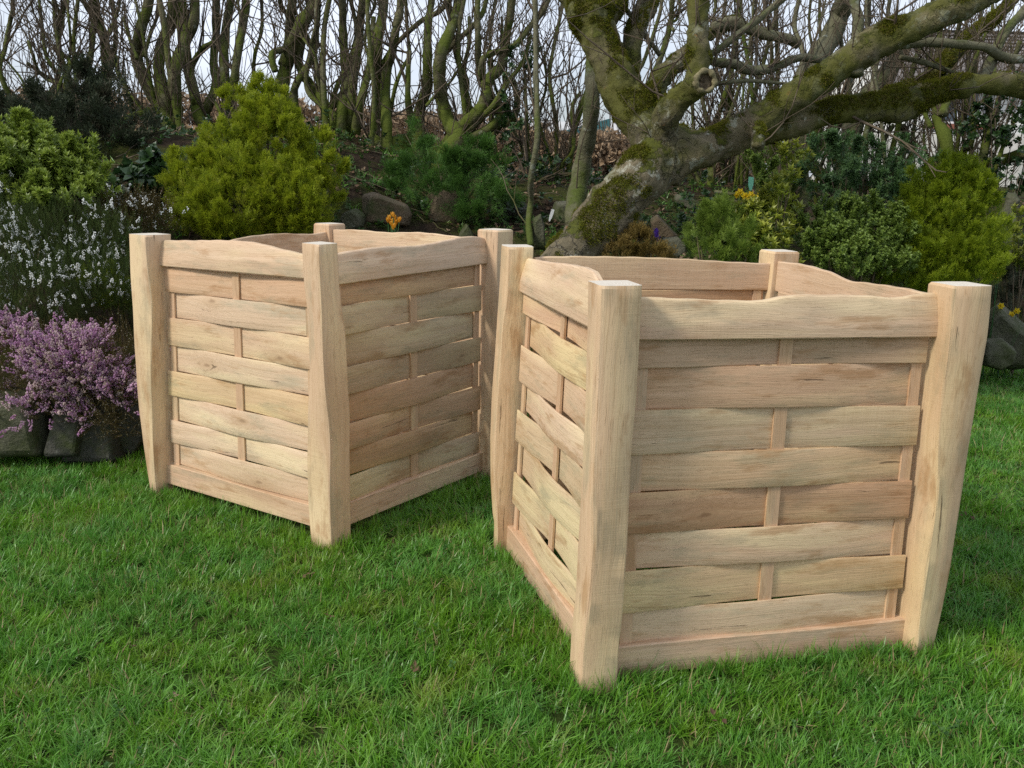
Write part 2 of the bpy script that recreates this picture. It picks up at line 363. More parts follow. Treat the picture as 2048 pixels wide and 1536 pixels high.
class Crate:
    def __init__(s,name,label,o,th,tops,bots,group):
        s.ax,s.A,s.B=crate_axes(o,th,.822,.84,tops,bots)
        base=(s.ax['F'][0]+s.ax['K'][0])/2
        s.t=thing(name,label,'planter crate',base,group); s.seed=len(name)+o[0]*7; s.n=0
    def P(s,k,z):
        b,t=s.ax[k]; return b+(t-b)*(np.asarray(z)/H)[...,None]
    def fin(s,name,V,F,gc,kc,tint,mi=None,mats=None,sharp=35,X=None):
        V=np.asarray(V); loc=V.mean(0)
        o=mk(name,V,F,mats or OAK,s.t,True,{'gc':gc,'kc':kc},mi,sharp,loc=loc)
        o.color=(*tint,1); return o
    def post(s,k,sil,sx,sy,wane,tint,half=.05,botscale=1.):
        "sil: list of (pixel y, left x or None, right x or None); sx,sy: signs of the outward corner along A and B"
        zs=np.concatenate([np.linspace(-.03,H-.006,40),[H]]); n=16; V=[];GC=[]
        rnd=random.Random(ord(k)+int(s.seed*10)); ph=rnd.random()*9
        for iz,z in enumerate(zs):
            c=s.P(k,z); 
            b=half*(1+.03*math.sin(z*9+ph)+.02*math.sin(z*21+ph*2)); 
            ow=wane*(.6+.4*math.sin(z*5+ph))
            if iz==len(zs)-1: b-=.004
            pts=[]
            for (a,e) in ((1,1),(-1,1),(-1,-1),(1,-1)):
                out=(a==sx)+(e==sy); ch=.004+ (ow if out==2 else ow*.25 if out==1 else 0)
                # order the two chamfer points and an edge midpoint
                if (a,e)==(1,1): q=[(b,b-ch),(b-ch*.3,b-ch*.3),(b-ch,b),(0,b)]
                elif (a,e)==(-1,1): q=[(-b+ch,b),(-b+ch*.3,b-ch*.3),(-b,b-ch),(-b,0)]
                elif (a,e)==(-1,-1): q=[(-b,-b+ch),(-b+ch*.3,-b+ch*.3),(-b+ch,-b),(0,-b)]
                else: q=[(b-ch,-b),(b-ch*.3,-b+ch*.3),(b,-b+ch),(b,0)]
                pts+=q
            pts=np.array(pts); wv=.0075 if wane>.007 else .004
            for ci in range(4):
                a_=pts[ci*4+1]/b; kk=wv*(math.sin(z*(5.5+ci)+ph+ci*2.1)+.45*math.sin(z*(13+2*ci)+ph*2+ci))/1.45; tgt=np.array([-a_[1],a_[0]])*kk*.8+a_*abs(kk)*-.35
                for q_ in range(3): pts[ci*4+q_]=pts[ci*4+q_]+tgt
            xy=pts[:,:1]*s.A+pts[:,1:]*s.B
            # outline read off the photograph at this height, in metres
            vd=(c-CAM)[:2]; vd=vd/np.linalg.norm(vd); r=np.array([vd[1],-vd[0]])
            if sil:
                u,v=pix(c); d=depth(c); ys=[q[0] for q in sil]
                lo=[q[1] for q in sil if q[1] is not None]; ylo=[q[0] for q in sil if q[1] is not None]
                hi=[q[2] for q in sil if q[2] is not None]; yhi=[q[0] for q in sil if q[2] is not None]
                pr=xy@r; mn,mxx=pr.min(),pr.max()
                if len(lo)>1:
                    tl=(np.interp(v,ylo,lo)-u)/FPX*d; neg=pr<0; pr2=pr.copy(); pr2[neg]=pr[neg]*(min(tl,-.022)/mn); xy=xy+(pr2-pr)[:,None]*r; pr=pr2
                if len(hi)>1:
                    th_=(np.interp(v,yhi,hi)-u)/FPX*d; po=pr>0; pr2=pr.copy(); pr2[po]=pr[po]*(max(th_,.022)/mxx); xy=xy+(pr2-pr)[:,None]*r
            jit=1+.006*np.sin(np.arange(n)*2.1+z*30+ph)
            V+= [[c[0]+q[0]*j,c[1]+q[1]*j,c[2]] for q,j in zip(xy,jit)]
            ss=np.arange(n)*half*8/n
            GC+= [[z,ss_,0.] for ss_ in ss]
        F=[];mi=[]
        m=len(zs)
        for i in range(m-1):
            for j in range(n):
                F.append((i*n+j,i*n+(j+1)%n,(i+1)*n+(j+1)%n,(i+1)*n+j)); mi.append(0)
        F.append(tuple(range(n))[::-1]); mi.append(0)
        # top cap: own vertices so that its grain coordinates are those of the cut
        b0=len(V); V+=V[(m-1)*n:m*n]; F.append(tuple(b0+j for j in range(n))); mi.append(1)
        cc=np.array(V[b0:]).mean(0); GC=np.array(GC); GC[:,:]+=[s.seed*3+sx*2,s.seed+sy,ph]
        GC=np.vstack([GC,np.array([[0,q[0]-cc[0]+.02,q[1]-cc[1]+.01] for q in V[b0:]])])
        kc=np.full((len(V),3),NOK)
        o=s.fin('post',V,F,GC,kc,tint,mi,[OAK,ENDG],32)
        return o
    def slab(s,name,i,j,nrm,u01,zt,zb,off,th,tint,nu=26,nv=6,knot=None,bev=0.,sect=None,split=None):
        "board running from post i to post j. zt/zb/off: functions of u; th thickness"
        us=np.linspace(u01[0],u01[1],nu); s.n+=1; sd=s.seed+s.n*1.37
        V=[];G=[];K=[]
        Lw=np.linalg.norm(s.ax[j][0]-s.ax[i][0])
        for side in (1,-1):
            for u in us:
                a,b=zb(u),zt(u)
                for q in range(nv):
                    t=q/(nv-1) if not bev else (0. if q==0 else 1. if q==nv-1 else min(.97,max(.03,(q-1)/(nv-3)))); z=a+(b-a)*t
                    p=s.P(i,z)*(1-u)+s.P(j,z)*u
                    o=off(u)+side*th/2
                    if sect and side==1: o+=sect(u,t)
                    if bev and q in (0,nv-1): o-=side*bev
                    p=p+np.array([*nrm,0])*o
                    V.append(p); G.append([u*Lw,z,0.02*side]); K.append([(u-knot[0])*Lw,z-knot[1],0] if knot else [NOK]*3)
        n1=nu*nv; F=[]
        for a in range(nu-1):
            for q in range(nv-1):
                F.append((a*nv+q,(a+1)*nv+q,(a+1)*nv+q+1,a*nv+q+1))
                F.append((n1+a*nv+q,n1+a*nv+q+1,n1+(a+1)*nv+q+1,n1+(a+1)*nv+q))
            F.append((a*nv,n1+a*nv,n1+(a+1)*nv,(a+1)*nv)); F.append((a*nv+nv-1,(a+1)*nv+nv-1,n1+(a+1)*nv+nv-1,n1+a*nv+nv-1))
        for q in range(nv-1):
            F.append((q,q+1,n1+q+1,n1+q)); e=(nu-1)*nv; F.append((e+q,n1+e+q,n1+e+q+1,e+q+1))
        G=np.array(G)+np.array([sd*3.1%19,sd*1.7%13,sd*.9%7])
        return s.fin(name,V,F,G,np.array(K),tint,sharp=17 if sect else 28)
    def batten(s,i,j,nrm,u,z0,z1,off,wd,th,tint):
        Lw=np.linalg.norm(s.ax[j][0]-s.ax[i][0]); V=[];G=[]; s.n+=1; n=8
        for q in range(n):
            z=z0+(z1-z0)*q/(n-1)
            for (a,b) in ((-1,1),(1,1),(1,-1),(-1,-1)):
                uu=u+a*wd/2/Lw; p=s.P(i,z)*(1-uu)+s.P(j,z)*uu; p=p+np.array([*nrm,0])*(off+b*th/2); V.append(p); G.append([z,a*wd/2,b*th/2+a*.01])
        F=[(q*4+k,q*4+(k+1)%4,(q+1)*4+(k+1)%4,(q+1)*4+k) for q in range(n-1) for k in range(4)]+[(3,2,1,0),tuple(range(4*n-4,4*n))]
        G=np.array(G)+s.n*1.9
        return s.fin('batten',V,F,G,np.full((len(V),3),NOK),tint)
    def face(s,i,j,nrm,parity,rows_i,rows_j,top,tb,amp=.0062,knots={},tints=None,wob=.0018,rnd=0,bott=(.015,.085),gap=0.):
        """rows_i/rows_j: heights of row boundaries at post i and j; top: [(u,height of rail)]; tb: rail bottom heights at i and j"""
        R=random.Random(rnd); off0=-.022; Lw=np.linalg.norm(s.ax[j][0]-s.ax[i][0])
        ui=.052/Lw; uj=1-.052/Lw
        n=len(rows_i)-1
        bp=[(R.random()*6,R.random()*6,R.uniform(.5,1.2)) for _ in range(n+1)]
        bf=lambda k,u:rows_i[k]*(1-u)+rows_j[k]*u+wob*bp[k][2]*(math.sin(u*3.6+bp[k][0])+.10*math.sin(u*13+bp[k][1])+.10*math.sin(u*41+bp[k][0]*3))
        ub=[ui+.028/Lw,.5,uj-.028/Lw]
        for k,u in enumerate(ub): s.batten(i,j,nrm,u,bott[1]-.01,tb[0]*(1-u)+tb[1]*u+.02,off0,.032 if k==1 else .028,.006,(.98,.9,.82) if k!=1 else (.9,.80,.70))
        for r in range(n):
            front=((r+parity)%2==1)   # in front of the centre batten
            p1,p2=R.random()*6,R.random()*6; a_=amp*R.uniform(.85,1.15); g=R.uniform(-.0012,.0004)+gap
            ht=lambda u,r=r:rows_i[r]*(1-u)+rows_j[r]*u
            hb=lambda u,r=r:rows_i[r+1]*(1-u)+rows_j[r+1]*u
            zt=lambda u,r=r:bf(r,u)-.0004-gap/2
            zb=lambda u,r=r:bf(r+1,u)+.0004+gap/2
            sg=1 if front else -1
            of=lambda u,sg=sg,a_=a_:off0+sg*a_*math.cos((u-ub[0])/(ub[2]-ub[0])*2*math.pi-math.pi)
            e=.0 if not front else .004
            if front: u0,u1=ub[0]-.012/Lw,ub[2]+.012/Lw
            else: u0,u1=ub[0]-R.uniform(.016,.024)/Lw,ub[2]+R.uniform(.016,.024)/Lw
            tt=tints[r] if tints else R.choice(TINTS)
            kn=knots.get(r)
            if kn is not None and len(kn)==2: kn=(kn[0],hb(kn[0])+(ht(kn[0])-hb(kn[0]))*kn[1])
            s.slab('slat',i,j,nrm,(u0,u1),zt,zb,of,.006,tt,knot=kn,bev=.0012)
        # bottom rail
        s.slab('bottom_rail',i,j,nrm,(ui-.01,uj+.01),lambda u:bott[1]+.002*math.sin(u*7),lambda u:bott[0],lambda u:-.019,.030,(.93,.86,.80),bev=.003,nv=6)
        # top rail with waney upper edge, lower band upright, upper part sloping back
        tu=[q[0] for q in top]; tz=[q[1] for q in top]
        cs=catmull(np.array([[a,b,0] for a,b in top]),60)
        zb=lambda u:tb[0]*(1-u)+tb[1]*u
        zt=lambda u:zb(u)+float(np.interp(u,cs[:,0],cs[:,1]))+.0006*math.sin(u*60+rnd)
        def sect(u,t):
            br=.36+.09*math.sin(u*6+rnd)+.04*math.sin(u*17+rnd)
            return -max(0,t-br)*.022-max(0,t-.93)*.03+.0007*math.sin(u*23+t*7+rnd)*(t>.4)+.0012*math.sin(u*4+t*5+rnd)
        s.slab('top_rail',i,j,nrm,(ui-.006,uj+.006),zt,zb,lambda u:-.014,.032,R.choice([(1,.97,.93),(.97,.93,.88)]),nu=64,nv=16,bev=.002,sect=sect)
A2=lambda v:(float(v[0]),float(v[1]))
grp='woven oak planter crates standing on the lawn'
c1=Crate('planter_crate','square woven oak crate further back on the lawn beside the pink heather',(-.549,2.770),2.535,
 {'F':(640,486),'L':(301,468),'R':(992,458.5),'K':(659,446.5)},{'F':(664,1086),'L':(320,982)},grp)
c2=Crate('planter_crate','square woven oak crate nearest to the camera with a notched rail on its left side',(.206,1.993),1.823,
 {'F':(1230,566),'L':(1036,491.5),'R':(1922,567.5),'K':(1559,501)},{'F':(1187,1360),'L':(1001,1086),'R':(1838,1292)},grp)
# posts: crate one
c1.post('F',[(488,605,674),(570,609,677.6),(614,614.5,683),(667,618,690),(745,620,694),(832,616.6,698.6),(919,615.8,698.6),(1006,617.5,700),(1085,624,701)],-1,-1,.010,(1.0,.95,.88),.049)
c1.post('L',[(470,261,339),(550,264,338),(622,268.4,338),(695,272,338),(768,276.5,342),(823,281,345),(877,287.4,348),(932,294.7,349),(978,301,346)],1,-1,.012,(1.02,.97,.9))
c1.post('R',[],-1,1,.010,(1.0,.95,.88),.051)
c1.post('K',[],1,1,.008,(1.0,.93,.84),.046)
c2.post('F',[(566,1176,1283),(690,1174,1277),(784,1171,1272),(877,1168,1263),(1002,1161,1257),(1096,1156,1252),(1190,1151,1246),(1284,1142,1237),(1355,1138,1233)],-1,-1,.014,(1.0,.95,.86),.053)
c2.post('L',[(492,1003,1067),(566,999,1064),(690,991,1060),(784,984,1056),(877,980,1050),(971,981,1045),(1034,985,1040),(1084,996,1036)],1,-1,.012,(1.05,1.0,.88),.05)
c2.post('R',[(568,None,1978),(670,None,1968),(800,None,1946),(957,None,1922),(1113,None,1899),(1217,None,1880),(1290,None,1864)],-1,1,.010,(.97,.92,.80),.05)
c2.post('K',[],1,1,.006,(1.0,.93,.84),.046)
nLF=lambda c:A2(-c.B); nFR=lambda c:A2(-c.A); nKR=lambda c:A2(c.B); nLK=lambda c:A2(c.A)
r1=[.79,.709,.62,.524,.438,.348,.263,.18,.102]
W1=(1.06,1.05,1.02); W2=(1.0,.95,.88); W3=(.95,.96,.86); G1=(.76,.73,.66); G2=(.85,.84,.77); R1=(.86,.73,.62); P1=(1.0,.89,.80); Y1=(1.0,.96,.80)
c1.face('L','F',nLF(c1),0,r1,r1,[(0,.083),(.25,.09),(.45,.096),(.62,.094),(.78,.078),(.9,.068),(1,.064)],(.795,.795),
 knots={1:(.36,.82),2:(.74,.18),3:(.31,.45),5:(.52,.62),7:(.60,.25)},tints=[P1,W1,W2,W1,Y1,W1,W1,W1],rnd=3,bott=(.03,.10),amp=.0064)
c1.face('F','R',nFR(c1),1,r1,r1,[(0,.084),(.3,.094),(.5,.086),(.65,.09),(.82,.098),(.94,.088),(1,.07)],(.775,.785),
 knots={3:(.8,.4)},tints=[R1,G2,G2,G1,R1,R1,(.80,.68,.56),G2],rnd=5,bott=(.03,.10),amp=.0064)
c1.face('R','K',nKR(c1),0,r1,r1,[(0,.075),(.2,.086),(.4,.095),(.6,.09),(.8,.095),(1,.09)],(.785,.785),rnd=8,bott=(.03,.10))
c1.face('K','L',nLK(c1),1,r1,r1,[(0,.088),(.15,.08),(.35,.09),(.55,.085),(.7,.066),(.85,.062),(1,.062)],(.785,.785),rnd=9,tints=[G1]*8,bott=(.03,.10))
r2=[.782,.716,.622,.522,.434,.340,.250,.151,.072]; r2b=[.778,.712,.612,.515,.428,.330,.238,.148,.064]
c2.face('L','F',nLF(c2),0,r2,r2,[(0,.092),(.3,.104),(.55,.118),(.74,.122),(.80,.110),(.86,.088),(.93,.072),(1,.066)],(.775,.782),
 amp=.0088,gap=.0008,tints=[P1,Y1,W2,W1,W3,W3,W3,W3],rnd=11,wob=.004,bott=(0.,.075))
c2.face('F','R',nFR(c2),0,r2,r2b,[(0,.089),(.12,.087),(.3,.082),(.42,.082),(.5,.093),(.7,.094),(.82,.089),(.92,.1),(1,.096)],(.780,.776),
 knots={4:(.3,.35),2:(1.2,.5),6:(.05,1.2),7:(.02,.2)},tints=[(.82,.76,.69),(.96,.84,.74),(.93,.92,.84),(1.0,.92,.78),(.78,.64,.53),(1.02,.96,.88),(.98,.93,.76),(1.0,1.0,.92)],rnd=13,bott=(-.003,.071),amp=.0062)
c2.face('R','K',nKR(c2),1,r2,r2,[(0,.085),(.2,.088),(.4,.082),(.5,.078),(.6,.09),(.8,.096),(1,.088)],(.78,.78),rnd=15)
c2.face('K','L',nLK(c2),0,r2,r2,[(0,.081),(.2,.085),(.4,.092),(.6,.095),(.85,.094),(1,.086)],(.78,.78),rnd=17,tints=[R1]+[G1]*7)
# ------------------------------------------------------------ scatter (geometry nodes, for what nobody could count)
SRC=bpy.data.collections.new('scatter_sources')
def srccoll(name,objs):
    c=bpy.data.collections.new(name)
    for o in objs: c.objects.link(o)
    return c
def src(name,V,F,mats,tip=None,mi=None,smooth=False):
    me=bpy.data.meshes.new(name); me.from_pydata([tuple(v) for v in V],[],F)
    for m in (mats if isinstance(mats,(list,tuple)) else [mats]): me.materials.append(m)
    if mi is not None: me.polygons.foreach_set('material_index',np.asarray(mi,np.int32))
    if smooth: me.polygons.foreach_set('use_smooth',np.full(len(me.polygons),True))
    if tip is not None:
        at=me.attributes.new('tip','FLOAT','POINT'); at.data.foreach_set('value',np.asarray(tip,np.float32))
    return bpy.data.objects.new(name,me)
def eul(Z,spin):
    "XYZ euler of frames whose z axis is Z, turned by spin about it"
    Z=Z/np.linalg.norm(Z,axis=1)[:,None]
    ref=np.where(np.abs(Z[:,2:3])<.95,np.array([[0,0,1.]]),np.array([[1.,0,0]]))
    X=np.cross(ref,Z); X/=np.linalg.norm(X,axis=1)[:,None]; Y=np.cross(Z,X)
    c,s=np.cos(spin)[:,None],np.sin(spin)[:,None]
    X,Y=X*c+Y*s,-X*s+Y*c
    sy=np.clip(-X[:,2],-1,1)
    return np.stack([np.arctan2(Y[:,2],Z[:,2]),np.arcsin(sy),np.arctan2(X[:,1],X[:,0])],-1)
_G={}
def gngroup(coll):
    if coll.name in _G: return _G[coll.name]
    g=bpy.data.node_groups.new('scatter_'+coll.name,'GeometryNodeTree')
    g.interface.new_socket('Geometry',in_out='INPUT',socket_type='NodeSocketGeometry'); g.interface.new_socket('Geometry',in_out='OUTPUT',socket_type='NodeSocketGeometry')
    a=g.nodes.new('NodeGroupInput'); b=g.nodes.new('NodeGroupOutput'); ip=g.nodes.new('GeometryNodeInstanceOnPoints')
    ci=g.nodes.new('GeometryNodeCollectionInfo'); ci.inputs['Collection'].default_value=coll; ci.inputs['Separate Children'].default_value=True; ci.inputs['Reset Children'].default_value=True
    def na(n,t):
        x=g.nodes.new('GeometryNodeInputNamedAttribute'); x.data_type=t; x.inputs['Name'].default_value=n; return x.outputs['Attribute']
    e2r=g.nodes.new('FunctionNodeEulerToRotation'); l=g.links.new
    l(na('rot','FLOAT_VECTOR'),e2r.inputs[0]); l(e2r.outputs[0],ip.inputs['Rotation']); l(na('scl','FLOAT'),ip.inputs['Scale'])
    l(na('idx','INT'),ip.inputs['Instance Index']); ip.inputs['Pick Instance'].default_value=True
    l(ci.outputs[0],ip.inputs['Instance']); l(a.outputs[0],ip.inputs['Points']); l(ip.outputs[0],b.inputs[0])
    _G[coll.name]=g; return g
def scatter(name,P,Z,scl,coll,parent=None,spin=None,idx=None):
    P=np.asarray(P,float); n=len(P)
    Z=np.broadcast_to(np.asarray(Z,float),(n,3)).copy(); scl=np.broadcast_to(np.asarray(scl,float),(n,))
    if spin is None: spin=RNG.uniform(0,6.283,n)
    if idx is None: idx=RNG.integers(0,len(coll.objects),n)
    base=np.array(parent.location) if parent is not None else np.zeros(3)
    me=bpy.data.meshes.new(name); me.vertices.add(n); me.vertices.foreach_set('co',(P-base).astype(np.float32).ravel())
    at=me.attributes.new('rot','FLOAT_VECTOR','POINT'); at.data.foreach_set('vector',eul(Z,spin).astype(np.float32).ravel())
    at=me.attributes.new('scl','FLOAT','POINT'); at.data.foreach_set('value',scl.astype(np.float32))
    at=me.attributes.new('idx','INT','POINT'); at.data.foreach_set('value',idx.astype(np.int32))
    me.update()
    o=bpy.data.objects.new(name,me); C.objects.link(o)
    if parent is not None: o.parent=parent
    m=o.modifiers.new('scatter','NODES'); m.node_group=gngroup(coll); o['kind']='stuff'
    return o

# leaf-sized building pieces ------------------------------------------------
def quadleaf(V,F,T,p,d,nrm,l,w,t0=0.,t1=1.,fold=0.,mi=None,m=0,curl=0.):
    "pointed leaf from p along d, lying across side = d x nrm"
    d=d/np.linalg.norm(d); sd=np.cross(d,nrm); sd/=np.linalg.norm(sd)+1e-9; up=np.cross(sd,d); b=len(V)
    V+= [p,p+d*l*.45+sd*w/2+up*fold,p+d*l*.95-up*curl*l,p+d*l*.45-sd*w/2+up*fold,p+d*l*.5]
    T+=[t0,(t0+t1)/2,t1,(t0+t1)/2,(t0+t1)/2]
    F+=[(b,b+1,b+2,b+4),(b,b+4,b+2,b+3)] if fold else [(b,b+1,b+2,b+3)]
    if mi is not None: mi+=[m]*(2 if fold else 1)
def rv(r): 
    v=np.array([r.gauss(0,1) for _ in range(3)]); return v/np.linalg.norm(v)
def spray(seed,L=.11,nside=9,sub=3,w=.0042,flatness=.25,droop=0.,mat=None,name='spray'):
    r=random.Random(seed); V=[];F=[];T=[]
    ax=np.array([0,0,1.]); 
    for k in range(nside):
        t=(k+1)/(nside+1); p=np.array([0,0,t*L*.8])+rv(r)*.002
        sgn=1 if k%2 else -1; ang=r.uniform(-.35,.35)+ (r.uniform(-1,1)*flatness*3)
        d=np.array([sgn*math.cos(ang)*.75,math.sin(ang)*.75,.85-droop])+rv(r)*.15; d/=np.linalg.norm(d)
        l=L*(.55-.32*t)*r.uniform(.75,1.2)
        quadleaf(V,F,T,p,d,np.array([0,1.,.2]),l,w,t*.5,t*.5+.4)
        for q in range(sub):
            tt=(q+1)/(sub+.6); pp=p+d*l*tt; s2=1 if q%2 else -1
            pd=np.cross(d,np.array([0,1.,0])); dd=d*.8+pd*s2*.7+rv(r)*.25
            quadleaf(V,F,T,pp,dd,np.array([0,1.,.2])+rv(r)*.3,l*(.5-.25*tt),w*.85,t*.5+.2,min(1,t*.5+.6))
    for k in range(3):
        quadleaf(V,F,T,np.array([0,0,L*(.25*k)]),ax+rv(r)*.08,rv(r),L*.45,w,.3*k,min(1,.35*k+.3))
    return src(name,V,F,mat,T)
def rosette(seed,L=.035,w=.010,n=11,rows=2,mat=None,open_=.7,stem=.05,name='rosette',fold=.001):
    r=random.Random(seed); V=[];F=[];T=[]
    for row in range(rows):
        z=stem*(row+1)/rows; m=n if row==rows-1 else int(n*.7)
        for k in range(m):
            a=k*2.4+row+r.random()*.5; o=open_*(1.25 if row<rows-1 else .35+.8*k/m)
            d=np.array([math.cos(a)*o,math.sin(a)*o,1.-.35*o])
            quadleaf(V,F,T,np.array([0,0,z-.01*r.random()]),d,np.array([-math.cos(a)*.4,-math.sin(a)*.4,1.]),L*r.uniform(.7,1.1),w,.2*row,.4+.6*row/rows,fold=fold,curl=.1)
    quadleaf(V,F,T,np.zeros(3),np.array([0,0,1.]),np.array([1.,0,0]),stem,.003,0,.2)
    return src(name,V,F,mat,T)
def leafystem(seed,L=.08,n=8,l=.014,w=.008,mat=None,name='leafy_stem'):
    r=random.Random(seed); V=[];F=[];T=[]
    bend=rv(r)*.25
    for k in range(n):
        t=(k+1)/n; p=np.array([0,0,L*t])+bend*L*t*t
        for s in (0,math.pi):
            a=k*1.57+s+r.uniform(-.4,.4); d=np.array([math.cos(a),math.sin(a),.7+.6*t])
            quadleaf(V,F,T,p,d,np.array([0,0,1.])-d*.3,l*r.uniform(.7,1.15),w,t*.5,t)
    quadleaf(V,F,T,np.zeros(3),np.array([0,0,1.])+bend*.5,np.array([1.,0,0]),L,.0025,0,.3)
    return src(name,V,F,mat,T)
def octa(V,F,mi,p,r,m,st=(1,1,1.3)):
    b=len(V); 
    for d in ((1,0,0),(0,1,0),(-1,0,0),(0,-1,0)): V.append(p+np.array(d)*r*np.array(st))
    V.append(p+np.array([0,0,r*st[2]])); V.append(p-np.array([0,0,r*st[2]]))
    for k in range(4): F.append((b+k,b+(k+1)%4,b+4)); F.append((b+(k+1)%4,b+k,b+5)); mi+=[m,m]
def heather(seed,L=.11,mats=None,fl=14,fr=.0032,needle=26,flz=(.5,1.),name='heather_spike'):
    r=random.Random(seed); V=[];F=[];T=[];mi=[]
    bend=np.array([r.uniform(-.3,.3),r.uniform(-.3,.3),0])
    cv=lambda t:np.array([0,0,L*t])+bend*L*t*t
    for k in range(needle):
        t=k/needle; a=k*2.4; d=np.array([math.cos(a)*.8,math.sin(a)*.8,.8])
        quadleaf(V,F,T,cv(t),d,np.array([0,0,1.]),.009,.0014,0,.5,mi=mi,m=0)
    for s in (0,1.57):
        quadleaf(V,F,T,np.zeros(3),cv(1.),np.array([math.cos(s),math.sin(s),0]),L,.0018,0,.3,mi=mi,m=0)
    for k in range(fl):
        t=flz[0]+(flz[1]-flz[0])*(k+r.random())/fl; a=r.random()*6.28; q=fr*2.1*(1.1-.5*t)
        p=cv(t)+np.array([math.cos(a)*q,math.sin(a)*q,0]); octa(V,F,mi,p,fr*r.uniform(.7,1.15),1 if r.random()<.75 else 2)
    T+= [0]*(len(V)-len(T))
    return src(name,V,F,mats,None,mi)
def litterleaf(seed,mat,l=.05,w=.028):
    r=random.Random(seed); V=[];F=[];T=[]
    for a in range(3):
        d=rv(r); d[2]*=.25
        quadleaf(V,F,T,np.array([r.uniform(-.03,.03),r.uniform(-.03,.03),.004+.01*r.random()]),d,np.array([0,0,1.])+rv(r)*.5,l*r.uniform(.5,1.1),w*r.uniform(.5,1),fold=r.uniform(.002,.008),curl=r.uniform(-.2,.3))
    return src('dead_leaf',V,F,mat,T)
def tuft(seed,n=15,mat=None,L=(.03,.078),w=(.0028,.0054),lean=1.25,rad=.022,name='grass_tuft',flow=(.25,.1),dry=.06):
    r=random.Random(seed); V=[];F=[];T=[];mi=[]
    for k in range(n):
        a=r.random()*6.283; q=rad*math.sqrt(r.random()); p=np.array([math.cos(a)*q,math.sin(a)*q,-.004])
        l=r.uniform(*L); ww=r.uniform(*w); az=r.random()*6.283; le=abs(r.gauss(0,.5))*lean
        h=np.array([math.cos(az)*le+flow[0],math.sin(az)*le+flow[1],1.]); h/=np.linalg.norm(h); hor=np.array([h[0],h[1],0]); sd=np.array([-h[1],h[0],0.]); sd/=np.linalg.norm(sd)+1e-9
        tw=r.uniform(-.6,.6); sd=sd*math.cos(tw)+np.cross(h,sd)*math.sin(tw)
        b=len(V); ns=3; drp=r.uniform(.2,1.1)
        for i in range(ns+1):
            t=i/ns; c=p+h*l*t+hor*l*drp*t*t*.6-np.array([0,0,1])*l*drp*.35*t*t; wi=ww*(1-t**1.6)*.5+.0001
            V+= [c-sd*wi,c+sd*wi]; T+=[t,t]
        for i in range(ns): F.append((b+2*i,b+2*i+1,b+2*i+3,b+2*i+2)); mi.append(1 if k>=n*(1-dry) else 0)
    return src(name,V,F,mat,T,mi)

# ------------------------------------------------------------ grass
def grassmat():
    n=N('grass_blade'); r=n.objrand(); t=n.attr('tip','Fac'); p=n.pos()
    pn=n.noise(p,2.6,4,.6); 
    a=n.mix(r,(.10,.26,.014),(.19,.40,.028))
    a=n.mix(n.rng(pn,.40,.60),a,n.mix(r,(.085,.25,.032),(.15,.38,.06)))  # bluish patches: sheen of lit grass painted into the blade colour
    a=n.mix(n.rng(n.noise(n.vm('ADD',p,(9,2,0)),4.,4,.6),.56,.68,0,.6),a,(.25,.34,.025))
    a=n.mix(n.rng(n.math('FRACT',n.math('MULTIPLY',r,11.7)),.9,.95,0,.6),a,(.27,.34,.09))
    a=n.mix(n.rng(t,.0,.6,.75,0.),a,(.030,.055,.010)) if False else a
    a=n.mix(n.rng(t,.9,1.,0,.45),a,(.38,.38,.18))
    return n.leafy(a,.35,.38,.5)
GRM=grassmat(); STRAW=leafmat('dry_grass',(.35,.28,.14),(.25,.20,.09),.2)
def corner_xy(c): return [c.ax[k][0][:2] for k in ('F','L','K','R')]
def wall_mask(P):
    keep=np.ones(len(P),bool)
    for c in (c1,c2):
        q=np.array(corner_xy(c)); cen=q.mean(0); d=np.full(len(P),9.)
        ins=np.ones(len(P),bool)
        for i in range(4):
            a,b=q[i],q[(i+1)%4]; e=b-a; Lh=np.linalg.norm(e); nn=np.array([e[1],-e[0]])/Lh
            if np.dot(cen-a,nn)<0: nn=-nn
            sd=(P[:,:2]-a)@nn; tt=(P[:,:2]-a)@e/Lh
            on=(sd>-.008)&(sd<.05)&(tt>-.03)&(tt<Lh+.03); keep&=~on
            ins&=sd>0
            keep&=~((np.hypot(*(P[:,:2]-a).T)<.052))
        keep&=~(ins&(RNG.random(len(P))<.6))
    return keep
GT=srccoll('grass_tufts',[tuft(i,17,[GRM,STRAW],flow=(random.Random(i).uniform(-.1,.5),random.Random(i+50).uniform(-.3,.3))) for i in range(14)])
GL=srccoll('long_grass_tufts',[tuft(100+i,12,[GRM,STRAW],L=(.05,.12),w=(.002,.0038),lean=.6,rad=.03,flow=(.1,0),name='long_grass_tuft') for i in range(6)])
def lawn_pts(dens,y0,y1,xm):
    A=(y1-y0)*2*xm; n=int(A*dens); P=np.stack([RNG.uniform(-xm,xm,n),RNG.uniform(y0,y1,n),np.zeros(n)],-1)
    k=(np.abs(P[:,0])<P[:,1]*.62+.25)&(P[:,1]<edge(P[:,0])-.0)
    P=P[k]; P[:,2]=lz(P[:,0],P[:,1]); return P
P=np.vstack([lawn_pts(2700,1.3,2.6,2.2),lawn_pts(2300,2.6,4.0,3.2),lawn_pts(1500,4.0,6.6,4.5)])
P=P[wall_mask(P)]
